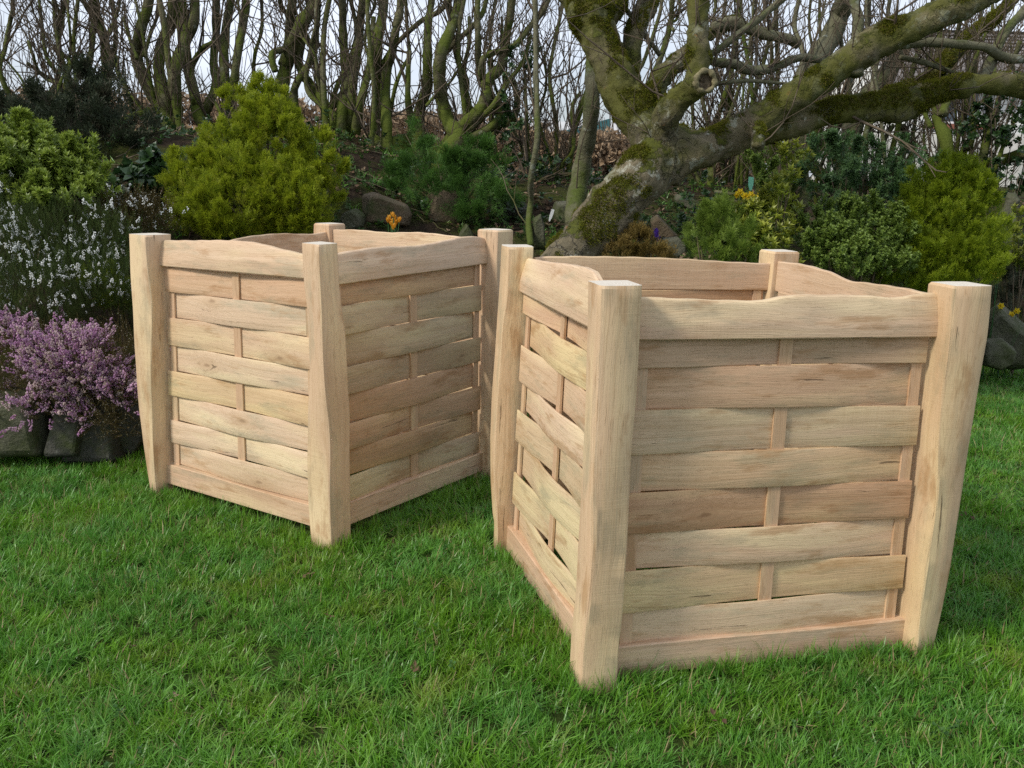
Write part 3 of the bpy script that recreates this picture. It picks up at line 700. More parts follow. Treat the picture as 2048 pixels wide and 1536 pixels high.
# thin patches where the earth shows
thin=hsh(P[:,0]*5+1,P[:,1]*5,3.3)>.55
P=P[~(thin&(RNG.random(len(P))<.35))]
hn=.72+.3*hsh(P[:,0]*3.1,P[:,1]*3.1,8.)+RNG.uniform(0,.35,len(P))
flow=hsh(P[:,0]*1.6,P[:,1]*1.6,5.)*3.
Z=np.stack([RNG.normal(0,.16,len(P))+.15*np.cos(flow),RNG.normal(0,.16,len(P))+.15*np.sin(flow),np.ones(len(P))],-1)
scatter('lawn_grass',P,Z,np.clip(hn,.5,1.25)*.88,GT,spin=flow+RNG.normal(0,1.1,len(P)))
# longer uncut grass at the foot of the stones and of the crates
Q=[]
for x in np.arange(-4,3.6,.008):
    for _ in range(2):
        if random.random()<.8: Q.append([x+random.uniform(-.01,.01),edge(x)-abs(random.gauss(0,.07))+.015,0.])
for c in (c1,c2):
    q=corner_xy(c); cen=np.mean(q,0)
    for i in range(4):
        a,b=q[i],q[(i+1)%4]; Lh=np.linalg.norm(b-a)
        for t in np.arange(-.07/Lh,1+.07/Lh,.009/Lh):
            if random.random()<.75:
                p=a+(b-a)*t; e_=(b-a)/Lh; o=np.array([e_[1],-e_[0]]); o=o if np.dot(o,p-cen)>0 else -o; p=p+o*(random.uniform(.055,.085) if (t*Lh<.07 or (1-t)*Lh<.07) else random.uniform(.012,.05)); Q.append([p[0],p[1],0])
Q=np.array(Q); Q=Q[wall_mask(Q)]
sc_=np.where(Q[:,1]>edge(Q[:,0])-.2,RNG.uniform(.6,1.15,len(Q)),RNG.uniform(.42,.8,len(Q)))
scatter('long_grass',Q,np.stack([RNG.normal(0,.2,len(Q)),RNG.normal(-.1,.2,len(Q)),np.ones(len(Q))],-1),sc_,GL)

# ------------------------------------------------------------ bank cover
LITM=leafmat('dead_leaves',(.14,.085,.05),(.07,.042,.025),.1,.7,.15,c3=(.24,.17,.11))
LL=srccoll('dead_leaves',[litterleaf(i,LITM) for i in range(6)])
n_=5500; P=np.stack([RNG.uniform(-4.5,4.5,n_),RNG.uniform(3.9,8.6,n_)],-1); d=P[:,1]-edge(P[:,0]); k=(d>.25)&(hsh(P[:,0]*2,P[:,1]*2,6)+.35*(d>1.2)>-.1); P=P[k]
P=np.column_stack([P,bz(P[:,0],P[:,1])+.004])
scatter('dead_leaf_litter',P,np.array([0,-.25,1.])+RNG.normal(0,.25,(len(P),3)),RNG.uniform(.5,1.1,len(P)),LL)
GCM=leafmat('ground_cover_leaf',(.028,.065,.014),(.06,.12,.022),.25)
GC_=srccoll('ground_cover_leaves',[rosette(40+i,L=.028,w=.011,n=7,rows=2,mat=GCM,open_=1.,stem=.025,name='ground_cover_sprig') for i in range(4)]+[tuft(70+i,10,[GRM,STRAW],L=(.03,.07),rad=.02,lean=1.3) for i in range(2)])
n_=11000; P=np.stack([RNG.uniform(-4.5,4.5,n_),RNG.uniform(3.6,7.4,n_)],-1); d=P[:,1]-edge(P[:,0]); k=(d>.1)&(hsh(P[:,0]*1.8+2,P[:,1]*1.8,1.5)>-.2); P=P[k]
P=np.column_stack([P,bz(P[:,0],P[:,1])])
scatter('ground_cover_plants',P,np.array([0,-.25,1.])+RNG.normal(0,.3,(len(P),3)),RNG.uniform(.5,1.2,len(P)),GC_)
V=[];F=[]
for k in range(420):
    x=random.uniform(-3.5,4); y=random.uniform(4.5,7.8)
    if y-edge(x)<.4: continue
    p=np.array([x,y,bz(x,y)+.012]); a=random.uniform(0,3.14); l=random.uniform(.08,.5); dv=np.array([math.cos(a),math.sin(a)*.6,0])
    pts=[p]
    for i in range(4):
        q=pts[-1]+dv*l/4+np.array([random.uniform(-.03,.03),random.uniform(-.03,.03),0])*l*1.5; q[2]=bz(q[0],q[1])+random.uniform(.008,.035); pts.append(q)
    tube(pts,np.linspace(random.uniform(.003,.006),.0015,5),4,V=V,F=F)
tag(mk('fallen_twigs',V,F,BARKT),kind='stuff')
# bits lying on the lawn
n_=90; P=np.stack([RNG.uniform(-2.2,2.8,n_),RNG.uniform(1.6,5,n_)],-1); P=np.column_stack([P,np.full(n_,.022)]); P=P[wall_mask(P)]
scatter('lawn_dead_leaves',P,np.array([0,0,1.])+RNG.normal(0,.35,(len(P),3)),RNG.uniform(.2,.55,len(P)),LL)
CLM=leafmat('clover_leaf',(.05,.13,.03),(.08,.18,.04),.3,.5,.3); CL_=srccoll('clover',[rosette(400+i,.011,.010,3,2,CLM,1.3,.03,name='clover') for i in range(3)])
n_=2600; P=np.stack([RNG.uniform(-2.6,3.2,n_),RNG.uniform(1.5,4.6,n_)],-1); P=P[hsh(P[:,0]*4+3,P[:,1]*4,9.)>.38]; P=np.column_stack([P,np.full(len(P),.006)]); P=P[wall_mask(P)]
scatter('clover_patches',P,np.array([0,0,1.])+RNG.normal(0,.2,(len(P),3)),RNG.uniform(.7,1.2,len(P)),CL_)

# ------------------------------------------------------------ hedge trees
cA=lambda q:(q[0]*.3418,q[1]*.3418); cB=lambda q:(600+q[0]*.3418,q[1]*.3418); cC=lambda q:(1200+q[0]*.4141,q[1]*.4141); cD=lambda q:(1600+q[0]*.22134,60+q[1]*.22134); cE=lambda q:(q[0]*.16923,q[1]*.16923)
SC_={'a':.3418,'b':.3418,'c':.4141,'d':.22134,'e':.16923}; FN={'a':cA,'b':cB,'c':cC,'d':cD,'e':cE}
def stem_path(sys_,pts,d,jit=.10,seed=0,root=None):
    r=random.Random(seed); o=r.uniform(-.12,.12); out=[]
    for k,q in enumerate(pts):
        x,y=FN[sys_](q); out.append(W(x,y,d+o+jit*math.sin(k*1.3+seed)))
    if out[0][2]<out[-1][2]: out=out[::-1]          # top first
    # carry the stem on above the frame
    v=out[0]-out[1]; v/=np.linalg.norm(v)+1e-9; v=v*.5+np.array([0,0,.8]); v/=np.linalg.norm(v)
    if pix(out[0])[1]<25:
        out=[out[0]+v*.9+rv(r)*.12,out[0]+v*.45+rv(r)*.05]+out
        ext=2
    else: ext=0
    if root is not None: out=out+[np.array(root)]
    return out,ext
def twigs(V,F,P,R,n,r,lmin=.25,lmax=.8,up=.7,sides=4,child=2,rmax=.006):
    "side twigs off the stem P"
    P=np.asarray(P)
    for k in range(n):
        i=r.randrange(1,len(P)-1); p=P[i]; t=P[i]-P[i-1]; t=t/(np.linalg.norm(t)+1e-9)
        if t[2]<0: t=-t
        d=t*.5+rv(r)*.9+np.array([0,0,up]); d[1]*=.7; d/=np.linalg.norm(d); l=r.uniform(lmin,lmax); ns=6; pts=[p]
        for s in range(ns):
            d=d+rv(r)*.28+np.array([0,0,.13]); d/=np.linalg.norm(d); pts.append(pts[-1]+d*l/ns)
        r0=min(R[i]*.6,r.uniform(.4,1.)*rmax)
        tube(pts,np.linspace(r0,.0016,ns+1),sides,caps=False,V=V,F=F)
        for c in range(child):
            j=r.randrange(1,ns); dd=rv(r)*.9+d*.5+np.array([0,0,.35]); dd/=np.linalg.norm(dd); q=[pts[j]]; ll=l*r.uniform(.25,.55)
            for s in range(3):
                dd=dd+rv(r)*.3+np.array([0,0,.1]); dd/=np.linalg.norm(dd); q.append(q[-1]+dd*ll/3)
            tube(q,np.linspace(r0*.55,.0012,4),3,caps=False,V=V,F=F)
def hedge_tree(label,stems,d,rootpx,base=None,seed=0,mat=BARKH,twn=10,extra=1,group='bare multi-stemmed hedge trees along the bank',name='hedge_tree',log=None,twr=.006):
    r=random.Random(seed*7+3); x,y=rootpx; rp=W(x,y,d); zz=bz(rp[0],rp[1]); root=np.array([rp[0],rp[1],float(zz)])
    t=thing(name,label,'tree',root,group); TV=[];TF=[]
    k=0; tops=[]
    for st in stems:
        s_,pts,w=st[0],st[1],st[2]; w2=st[3] if len(st)>3 else w*1.25; own=len(st)>4 and st[4]
        P,ext=stem_path(s_,pts,d+(st[5] if len(st)>5 else 0),seed=seed*31+k,root=None); k+=1
        if not own:
            e=P[-1]; 
            if e[2]>root[2]+.05: P=P+[e*.45+root*.55+np.array([0,0,(e[2]-root[2])*.02]),root+np.array([r.uniform(-.05,.05),r.uniform(-.05,.05),-.08])]
        sc=SC_[s_]/FPX*d/2; n=max(12,int(len(P)*7)); C_=catmull(P,n)
        R=np.interp(np.linspace(0,1,n),[0,.25,.8,1],[w*sc*.8,w*sc,w2*sc,w2*sc*1.15])
        R=R*(1+.05*np.sin(np.arange(n)*.9+k))
        sd=10 if w*sc>.02 else 7
        V,F=tube(C_,R,sd,.07,seed+k*1.7)
        mk('stem',V,F,mat,t,loc=tuple(C_.mean(0)))
        twigs(TV,TF,C_,R,max(2,int(twn*(.6+min(1.2,len(P)/5)))),r,rmax=twr)
        tops.append((C_,R))
        if not own: twigs(TV,TF,C_,R,2,r,.5,1.2,up=.3,rmax=.012,child=3)
    for q in range(extra):
        C_,R=r.choice(tops); 
        b=root+np.array([r.uniform(-.35,.35),r.uniform(-.2,.35),0]); top=b+np.array([r.uniform(-.5,.5),r.uniform(-.2,.4),r.uniform(2.2,2.9)])
        P=[top]
        for z in (.72,.5,.3,.12): P.append(b*(1-z)+top*z+np.array([r.uniform(-.09,.09),r.uniform(-.05,.05),0]))
        P.append(b-np.array([0,0,.05])); c2_=catmull(P,26); rr=r.uniform(.007,.019); Rr=np.linspace(rr*.7,rr*1.3,26)
        V,F=tube(c2_,Rr,6,.06,q); mk('stem',V,F,mat,t,loc=tuple(c2_.mean(0))); twigs(TV,TF,c2_,Rr,twn,r,rmax=twr*.8)
    if log:
        P=[W(*FN[log[0]](q),d+.05) for q in log[1]]; C_=catmull(P,26); sc=SC_[log[0]]/FPX*d/2
        V,F=tube(C_,np.interp(np.linspace(0,1,26),[0,.2,.8,1],[log[2]*sc*.75,log[2]*sc,log[2]*sc,log[2]*sc*.8]),14,.16,seed)
        mk('trunk',V,F,BARKM,t,loc=tuple(C_.mean(0)))
    if TV: tag(mk('twigs',TV,TF,BARKT,t),kind='stuff')
    return t
D1=6.5
hedge_tree('thin grey hedge tree with crooked stems at the far left edge',[
 ('a',[(75,0),(60,120),(30,280),(0,420)],24),('a',[(20,340),(60,380),(130,470),(160,560),(220,620)],13),('a',[(0,430),(50,530),(90,640),(110,740)],14),('e',[(640,0),(640,180),(660,380),(690,600),(700,880)],36)],D1+.1,(51,282),seed=1,twn=8,extra=1)
hedge_tree('grey hedge tree with a swollen knot on one stem above the dark conifer',[
 ('a',[(160,370),(240,430),(340,500)],24),('a',[(320,0),(370,120),(340,280),(410,360),(390,450)],20),('a',[(230,0),(250,180),(265,310),(300,380),(350,460),(360,560)],20,26),
 ('a',[(440,560),(400,430),(345,290),(330,180),(310,0)],18),('e',[(800,0),(810,200),(830,420),(830,620),(790,800),(720,960),(650,1200)],30),('e',[(330,480),(380,620),(450,830),(560,940),(690,1020)],38)],D1,(126,282),seed=2,twn=8,extra=1)
hedge_tree('hedge tree with a thick dark stem behind the dark conifer',[
 ('a',[(550,0),(575,120),(610,230),(625,380),(615,500),(600,640)],55,75),('a',[(490,0),(560,110),(605,220)],30,30,1),('a',[(540,0),(545,150),(535,300),(515,450),(520,560)],33,38),
 ('a',[(700,0),(690,60),(640,200)],18,20,1),('a',[(680,330),(690,420),(740,520),(780,650)],26,26,1)],D1,(205,290),seed=3,twn=8,extra=1)
hedge_tree('hedge tree of three upright stems over a fallen branch left of the golden conifer',[
 ('a',[(870,0),(820,180),(800,330),(850,480),(920,600),(980,720)],62,85),('a',[(1010,0),(1000,150),(955,230),(930,400),(960,560),(1010,700)],60,75),
 ('a',[(1060,0),(1065,120),(1075,260),(1040,350),(1020,480),(1030,650)],66,80),('a',[(720,100),(760,230),(800,340)],20,22,1),('a',[(930,40),(880,200),(840,330)],18,22,1),('a',[(700,470),(800,600),(900,740)],18,20),
 ('a',[(700,715),(820,665),(950,635),(1070,655)],42,42,1)],D1-.1,(341,282),seed=4,twn=9,extra=1,log=('a',[(850,850),(960,820),(1080,815),(1200,810),(1330,835)],105))
hedge_tree('hedge tree with two smooth curved stems crossing behind the golden conifer',[
 ('a',[(1140,0),(1130,150),(1085,250),(1100,400),(1140,560),(1165,690)],56,70),('a',[(1240,250),(1180,290),(1120,400),(1130,520),(1150,600)],34,45,1),
 ('a',[(1265,0),(1265,200),(1250,350),(1265,500),(1225,600),(1195,700),(1190,850)],45,55),('a',[(1350,0),(1320,180),(1310,350),(1320,500),(1330,650)],50,62),('a',[(1440,0),(1420,150),(1390,320),(1370,480),(1350,650)],46,52),
 ('a',[(1250,590),(1300,670),(1350,740)],26,26,1),('a',[(1390,-5),(1405,120),(1375,300)],16,18,1)],D1+.05,(444,282),seed=5,twn=7,extra=1)
hedge_tree('hedge tree with a V of stout pale stems rising behind the golden conifer',[
 ('a',[(1840,0),(1760,150),(1700,300),(1670,400),(1650,560)],72,88),('a',[(1710,0),(1700,100),(1690,250),(1660,380)],52,60,1),('a',[(1640,0),(1660,60),(1750,140),(1830,300),(1860,450),(1890,600),(1900,760)],30,38),
 ('a',[(1860,0),(1850,200),(1830,330),(1740,480),(1720,560)],34,48),('a',[(1760,260),(1650,290),(1590,320),(1610,420)],36,36,1),('a',[(1530,0),(1530,180),(1490,330),(1500,480)],20,24)],D1+.15,(601,282),seed=6,twn=8,extra=1)
def ht(*a,**k): return hedge_tree(*a,**k)
ht('hedge tree of leaning stems on the mossy horizontal trunk right of the golden conifer',[
 ('b',[(70,0),(30,100),(10,250),(0,400)],46,52),('b',[(100,0),(95,150),(60,300),(40,520)],26,30),('b',[(250,0),(250,150),(262,350),(272,480),(250,620),(232,790)],42,66),('b',[(365,0),(350,150),(330,350),(305,500),(300,650),(270,800)],44,66),
 ('b',[(430,100),(420,250),(400,420),(365,560),(335,700),(320,820)],36,54),('b',[(155,770),(180,640),(260,530),(285,420)],50,40,1),('b',[(0,200),(80,320),(110,480),(140,640),(145,760)],18,28)],D1,(690,325),seed=7,twn=7,log=('b',[(130,830),(220,890),(420,930),(600,940),(720,960)],150))
ht('hedge tree with twin dark mossy stems and a small forked branch in the hedge centre',[
 ('b',[(490,0),(465,180),(450,330),(458,450),(450,600),(440,740),(430,820)],58,72),('b',[(590,0),(565,150),(540,300),(510,400),(498,550),(505,700),(510,900)],46,62),('b',[(870,0),(700,130),(560,260),(480,380)],27,30,1),
 ('b',[(620,0),(630,200),(640,320),(600,400),(560,500),(530,650)],20,26),('b',[(440,-5),(400,120),(380,250),(415,350)],16,20,1)],D1+.02,(770,325),seed=8,twn=7,extra=1,log=('b',[(380,850),(500,870),(650,840),(800,880),(900,860)],120))
ht('hedge tree with a broad forked base above the feathery green juniper',[
 ('b',[(770,0),(750,150),(745,350),(742,520),(700,640),(690,760)],42,80),('b',[(640,300),(630,500),(640,650),(670,760)],36,60),('b',[(740,620),(790,560),(880,480),(930,400),(980,340)],14,16,1)],D1,(838,300),seed=9,twn=7,extra=1)
ht('hedge tree with a mossy U-shaped fork and long limb looping to the right',[
 ('b',[(930,0),(890,150),(830,300),(815,450),(835,600),(870,720),(930,800),(860,880)],62,95),('b',[(1090,0),(1040,120),(940,220),(850,310)],30,32,1),
 ('b',[(1040,0),(1040,200),(1045,380),(1060,480),(1120,560),(1162,660),(1110,750),(950,815)],36,52,1),('b',[(1240,0),(1210,200),(1180,380),(1100,470),(1090,560),(1050,650),(960,740),(870,850)],52,90),
 ('b',[(1450,0),(1350,150),(1250,270),(1110,315),(1065,360),(1060,460)],34,34,1),('b',[(1350,200),(1310,350),(1210,490),(1130,620),(1060,690),(960,790)],28,44,1)],D1-.15,(880,330),seed=10,twn=8,extra=1)
ht('slender brown hedge tree with stems standing behind the looping mossy limb',[
 ('b',[(990,100),(990,250),(960,400),(980,500),(960,600),(990,900)],28,34),('b',[(1250,480),(1272,600),(1240,710),(1180,720),(1080,850),(1040,940)],42,58),('b',[(1180,100),(1180,300),(1190,420),(1200,600)],16,20,1),('b',[(1120,300),(1140,500),(1230,720),(1300,900)],18,20)],D1+.35,(960,340),seed=11,twn=8,extra=1)
ht('thin spindly hedge tree with pale upright shoots between the sapling and the shed roof',[
 ('b',[(1530,60),(1490,250),(1460,430),(1480,600),(1500,740),(1500,950)],22,26),('b',[(1640,540),(1590,640),(1600,870)],22,24),('b',[(1310,330),(1320,560),(1330,760),(1340,900)],22,26),('b',[(1430,300),(1440,500),(1400,700)],16,18)],D1+.2,(1110,345),seed=12,twn=13,extra=2)
# two straight young trees in front
sap=ht('slim straight pale sapling standing left of the leaning apple tree',[('b',[(1375,0),(1380,300),(1382,500),(1388,800),(1352,1040),(1350,1180),(1338,1300),(1350,1440)],32,36,1)],4.9,(1062,500),seed=13,mat=BARKG,twn=4,extra=0,group=None,name='young_tree')
mid=ht('smooth straight grey-green young trunk passing behind the left limb of the apple tree',[('b',[(1730,-200),(1725,0),(1718,300),(1712,500),(1700,700),(1665,900),(1630,1080),(1610,1200),(1605,1330)],82,106,1)],5.3,(1150,460),seed=14,mat=BARKG,twn=3,extra=0,group=None,name='young_tree')
# hedge behind the apple tree and on the right
ht('hedge tree with thin leaning stems seen through the crook of the apple tree',[
 ('c',[(350,0),(340,120),(300,260),(230,420),(120,560)],26,34),('c',[(300,0),(270,130),(210,300),(160,420)],18,22),('c',[(380,60),(345,110),(355,150)],14,14,1),('c',[(660,200),(640,330),(600,470),(560,600)],22,32),('c',[(740,150),(700,330),(640,520),(590,640)],18,28)],D1+.2,(1420,300),seed=15,twn=8,extra=2)
ht('stout pale grey hedge stem leaning right above the main apple limb',[
 ('c',[(1180,-10),(1160,60),(1110,190),(1030,300),(980,420)],92,112),('c',[(960,0),(940,130),(980,260),(960,420)],22,30),('c',[(1090,0),(1060,120),(1020,260)],9,9,1)],D1-.2,(1590,330),seed=16,twn=7,extra=1,mat=BARKG)
ht('hedge tree with grey-green stems dropping behind the crossing apple limbs',[
 ('c',[(1520,120),(1460,230),(1370,380),(1290,470),(1240,560),(1200,720)],90,100),('c',[(1300,0),(1290,150),(1190,480),(1180,640)],24,30),('c',[(1400,0),(1380,180),(1330,330),(1290,620)],20,28)],D1-.05,(1690,330),seed=17,twn=7,extra=1,mat=BARKG)
ht('dark mossy hedge stool below the crossing apple limbs',[
 ('c',[(900,580),(850,680),(830,760),(880,800)],60,110),('c',[(1060,560),(1040,660),(1010,740),(960,800)],56,80),('c',[(1120,540),(1130,620),(1080,700)],30,42)],D1-.3,(1555,345),seed=18,twn=8,extra=1,mat=BARKM)
ht('hedge tree with thick mossy stem and bent arm before the white house window',[
 ('d',[(1280,-120),(1250,200),(1240,560),(1230,720),(1260,860),(1330,1080)],60,130),('d',[(1450,-100),(1400,150),(1380,420),(1330,620),(1290,760)],50,70,1),('d',[(1680,560),(1660,640),(1590,700),(1570,900),(1540,1040),(1470,1140)],40,62),('d',[(920,280),(1000,500),(1100,700),(1180,880)],34,40,1)],D1-.1,(1885,318),seed=19,twn=7,extra=1)
ht('hedge tree with twin upright stems before the white house wall at the right',[
 ('d',[(1700,560),(1710,700),(1690,900),(1650,1150),(1620,1300)],60,90),('d',[(1990,100),(1880,400),(1800,620),(1760,800),(1690,1000),(1640,1250)],50,90),('d',[(1850,0),(1800,150),(1760,300),(1740,480),(1700,600)],36,56,1),('d',[(2024,640),(1950,800),(1880,960),(1800,1150)],26,44)],D1-.1,(1965,350),seed=20,twn=8,extra=1)
ht('hedge tree of brown stems standing left of the white house',[
 ('d',[(350,860),(300,960),(280,1060)],56,70),('d',[(450,800),(460,920),(470,1040)],70,80),('d',[(600,840),(640,920),(600,1020)],40,50),('d',[(930,860),(950,960),(930,1100)],70,80),('d',[(1050,780),(1020,950),(1010,1120)],40,54),('d',[(840,860),(760,1000),(700,1130)],40,52),('d',[(150,880),(180,1000),(100,1180)],90,120)],D1+.3,(1740,320),seed=21,twn=8,extra=2)
ht('thin tangled hedge shoots filling the gap in front of the house roof',[
 ('d',[(1350,0),(1330,300),(1400,700),(1420,1000)],18,24),('d',[(1600,0),(1560,400),(1500,800),(1480,1050)],18,24),('d',[(1900,100),(1940,500),(1850,900)],20,26),('d',[(1150,200),(1180,600),(1120,1000)],20,26),('d',[(500,900),(560,980),(560,1060)],20,30)],D1+.25,(1930,330),seed=22,twn=14,extra=3,twr=.008)
ht('tangle of thin brown hedge shoots between apple trunk and stout leaning stem',[
 ('c',[(450,100),(470,350),(520,600),(540,700)],20,26),('c',[(820,100),(830,350),(800,600)],20,26),('c',[(600,50),(560,300),(620,560)],16,20)],D1+.4,(1470,320),seed=23,twn=22,extra=6,twr=.007)
# a fallen curved log on the right
V,F=tube(catmull([W(*cD(q),6.1+.1*k) for k,q in enumerate([(2150,1080),(2024,1110),(1850,1170),(1700,1200),(1500,1180),(1400,1140),(1250,1170),(1180,1230)])],30),np.array([.028]*8+[.030]*8+[.03]*6+[.022]*8)*1.25,12,.10,4)
tag(mk('fallen_branch',V,F,BARKH),'thick grey fallen branch lying across the hedge foot above the small golden conifer','branch')
for k,(pts,rr,lb) in enumerate([([(560,820),(650,825),(740,840),(830,850),(900,850)],.013,'long grey fallen branch on the leaf litter above the daffodils'),([(740,875),(820,860),(900,870),(980,885),(1060,850)],.012,'crooked fallen branch resting behind the green plant tag'),([(850,880),(930,900),(1020,890),(1100,905)],.008,'thin fallen branch lying nearest the variegated shrub top')]):
    P=[tp(*cC(q),dmin=5)+np.array([0,0,rr*.9]) for q in pts]; V,F=tube(catmull(P,18),np.linspace(rr,rr*.7,18),8,.1,k); tag(mk('fallen_branch',V,F,BARKG),lb,'branch',"fallen branches on the bank")

# ------------------------------------------------------------ old apple tree
AD=4.55
def ap(pts,dd=None):
    return [ (W(x,y,(AD if dd is None else dd[i])), r/FPX*(AD if dd is None else dd[i])) for i,(x,y,r) in enumerate(pts)]
root=tp(1085,560,3.8); root=W(1075,590,4.35); root[2]=float(bz(root[0],root[1]))
apple=thing('apple_tree','old leaning apple tree with mossy lichened limbs behind the two crates','tree',root)
def limb(pts,dd,V,F,sides=20,lump=.09,seed=0,n=None):
    Q=ap(pts,dd); P=[q[0] for q in Q]; R=[q[1]*.93 for q in Q]; n=n or len(P)*9
    C_=catmull(P,n); Rr=np.interp(np.linspace(0,len(P)-1,n),range(len(P)),R); tube(C_,Rr,sides,lump,seed,V=V,F=F); return C_,Rr
V=[];F=[];LB=[]
lin=lambda a,b,n:list(np.linspace(a,b,n))
LB.append(limb([(1040,640,54),(1103,555,50),(1172,475,49),(1234,404,53),(1290,345,60),(1340,308,57)],lin(4.35,4.55,6),V,F,28,.05,1))
LB.append(limb([(1330,330,56),(1305,270,46),(1270,225,41),(1238,165,42),(1208,100,38),(1184,40,42),(1140,-10,26),(1090,-60,20)],lin(4.55,4.75,8),V,F,24,.07,2))
LB.append(limb([(1190,50,34),(1225,-10,30),(1250,-70,28)],lin(4.75,4.8,3),V,F,16,.07,3))
LB.append(limb([(1262,215,30),(1258,150,24),(1265,85,22),(1284,34,21),(1300,-5,21),(1312,-70,19)],lin(4.7,4.95,6),V,F,16,.06,4))
LB.append(limb([(1300,230,30),(1318,165,20),(1350,129,20),(1385,95,17),(1430,60,15),(1480,45,12)],lin(4.65,5.1,6),V,F,14,.10,5))
LB.append(limb([(1335,310,40),(1326,271,27),(1331,237,27),(1351,210,28),(1374,186,26),(1404,165,25)],[4.5,4.45,4.38,4.32,4.26,4.18],V,F,20,.04,6))
LB.append(limb([(1385,178,26),(1395,140,25),(1395,85,24.5),(1397,0,23.5),(1400,-90,22)],lin(4.24,4.2,5),V,F,18,.03,7))
LB.append(limb([(1330,330,54),(1385,302,41),(1437,288,36),(1503,248,33),(1552,215,31),(1614,178,31),(1676,137,33),(1738,95,34),(1800,64,34),(1862,35,31),(1945,2,29),(2030,-50,26)],lin(4.55,4.3,12),V,F,22,.06,8))
LB.append(limb([(1480,270,34),(1552,255,29),(1614,234,30),(1676,220,30),(1738,215,30),(1795,212,33),(1832,200,29),(1883,180,24),(1945,168,21),(2007,168,22),(2070,175,22),(2140,185,20)],lin(4.55,4.75,12),V,F,20,.08,9))
LB.append(limb([(1515,250,16),(1516,272,17),(1512,298,16)],[4.45,4.36,4.32],V,F,14,.10,10))
LB.append(limb([(1800,205,22),(1840,172,17),(1883,132,15),(1925,91,14),(1966,54,13),(2007,20,12),(2060,-40,11)],lin(4.75,5.0,7),V,F,14,.08,11))
for k,(x,y,r) in enumerate([(1790,205,36),(1815,212,34),(1245,195,44),(1180,30,45),(1344,300,58)]):
    p=W(x,y,AD+(.18 if x>1700 else .13 if x<1250 else 0)); r=r/FPX*AD; tube([p-np.array([0,0,r*.8]),p-np.array([0,0,r*.4]),p,p+np.array([0,0,r*.4]),p+np.array([0,0,r*.8])],[r*.5,r*.9,r,r*.9,r*.5],14,.12,k,V=V,F=F)
tmp=mk('tmp',V,F,None)
mod=tmp.modifiers.new('r','REMESH'); mod.mode='VOXEL'; mod.voxel_size=.011
mod=tmp.modifiers.new('s','SMOOTH'); mod.iterations=7; mod.factor=.6
dg=bpy.context.evaluated_depsgraph_get(); ev=tmp.evaluated_get(dg); me=ev.to_mesh()
nv=len(me.vertices); VV=np.empty(nv*3); me.vertices.foreach_get('co',VV); VV=VV.reshape(-1,3); NN=np.empty(nv*3); me.vertices.foreach_get('normal',NN); NN=NN.reshape(-1,3)
FF=[tuple(p.vertices) for p in me.polygons]; ev.to_mesh_clear(); bpy.data.objects.remove(tmp)
from mathutils import noise as MN
def fbm(P,s,oct_=3):
    return np.array([MN.fractal(Vector(p*s),1.,2.,oct_) for p in P])
VV=VV+NN*(fbm(VV,6.)*.012+fbm(VV,22.,2)*.006+np.clip(fbm(VV+9,4.,2)-.35,0,1)*.05)[:,None]
# bark plates that lift
pl=fbm(VV+3,11.,2); VV=VV+NN*(np.clip((pl-.05)*30,0,1)*.005)[:,None]
mk('trunk',VV,FF,BARKA,apple)
MOSSM=leafmat('moss_tuft',(.075,.085,.006),(.15,.16,.014),.2,.8,.1,c3=(.15,.13,.03))
def mosstuft(seed):
    r=random.Random(seed); V=[];F=[];T=[]
    for k in range(16):
        d=rv(r); d[2]=abs(d[2])+.35; p=np.array([r.uniform(-.012,.012),r.uniform(-.012,.012),-.002])
        quadleaf(V,F,T,p,d,rv(r),r.uniform(.008,.018),.0032)
    return src('moss_tuft',V,F,MOSSM,T)
MT=srccoll('moss_tufts',[mosstuft(i) for i in range(5)])
def mossmask(P,Nn,off=0): return fbm(P+off,5.,4)*1.0+Nn[:,2]*.32
mm=mossmask(VV,NN); pxs=np.array([pix(p)[0] for p in VV[::1]]); pys=np.array([pix(p)[1] for p in VV])
boost=np.zeros(nv)
for (x,y,r,b) in [(1255,345,75,.35),(1160,420,40,.12),(1110,480,40,.1),(1800,205,70,.5),(1660,110,40,.2),(1230,60,80,.25),(1190,20,60,.3),(1930,60,60,.2),(1350,200,40,.15),(1560,230,30,.35)]:
    boost+=b*np.exp(-(((pxs-x)**2+(pys-y)**2)/r**2))
sel=np.where(mm+boost>.34)[0]; sel=RNG.permutation(sel)[:14000]
scatter('moss',VV[sel],NN[sel]+RNG.normal(0,.3,(len(sel),3)),RNG.uniform(.5,1.15,len(sel)),MT,apple)
# cut end of the stub: callus ring and weathered face
cp=W(1407,163,4.165); nd=(CAM-cp); nd/=np.linalg.norm(nd); nd=nd*.85+RT*.30+UP*.05; nd/=np.linalg.norm(nd)
a1=np.cross(nd,[0,0,1]); a1/=np.linalg.norm(a1); a2=np.cross(nd,a1); R0=.043
ring=[cp+nd*.022+(a1*math.cos(t)+a2*math.sin(t))*R0 for t in np.linspace(0,2*math.pi,33)]
V,F=tube(ring,.0115+.003*np.sin(np.arange(33)*1.3),10,.22,2,caps=False)
RINGM=flat('callus_bark',(.19,.165,.09),.85,.2,60,.5,1.); WOODM=flat('weathered_cut_wood',(.13,.10,.065),.9,.1,60,.5,1.)
V=np.array(V); mk('callus_ring',V,F,RINGM,apple,loc=tuple(V.mean(0)))
V=[];F=[];nr=5
for i in range(nr+1):
    for j in range(20):
        t=j/20*6.2832; rr=R0*1.02*i/nr; V.append(cp+nd*(.012+.006*math.sin(i*2.1+j*.9)*(i<nr)-.006*(1-i/nr))+(a1*math.cos(t)+a2*math.sin(t))*rr)
for i in range(nr):
    for j in range(20): F.append((i*20+j,i*20+(j+1)%20,(i+1)*20+(j+1)%20,(i+1)*20+j))
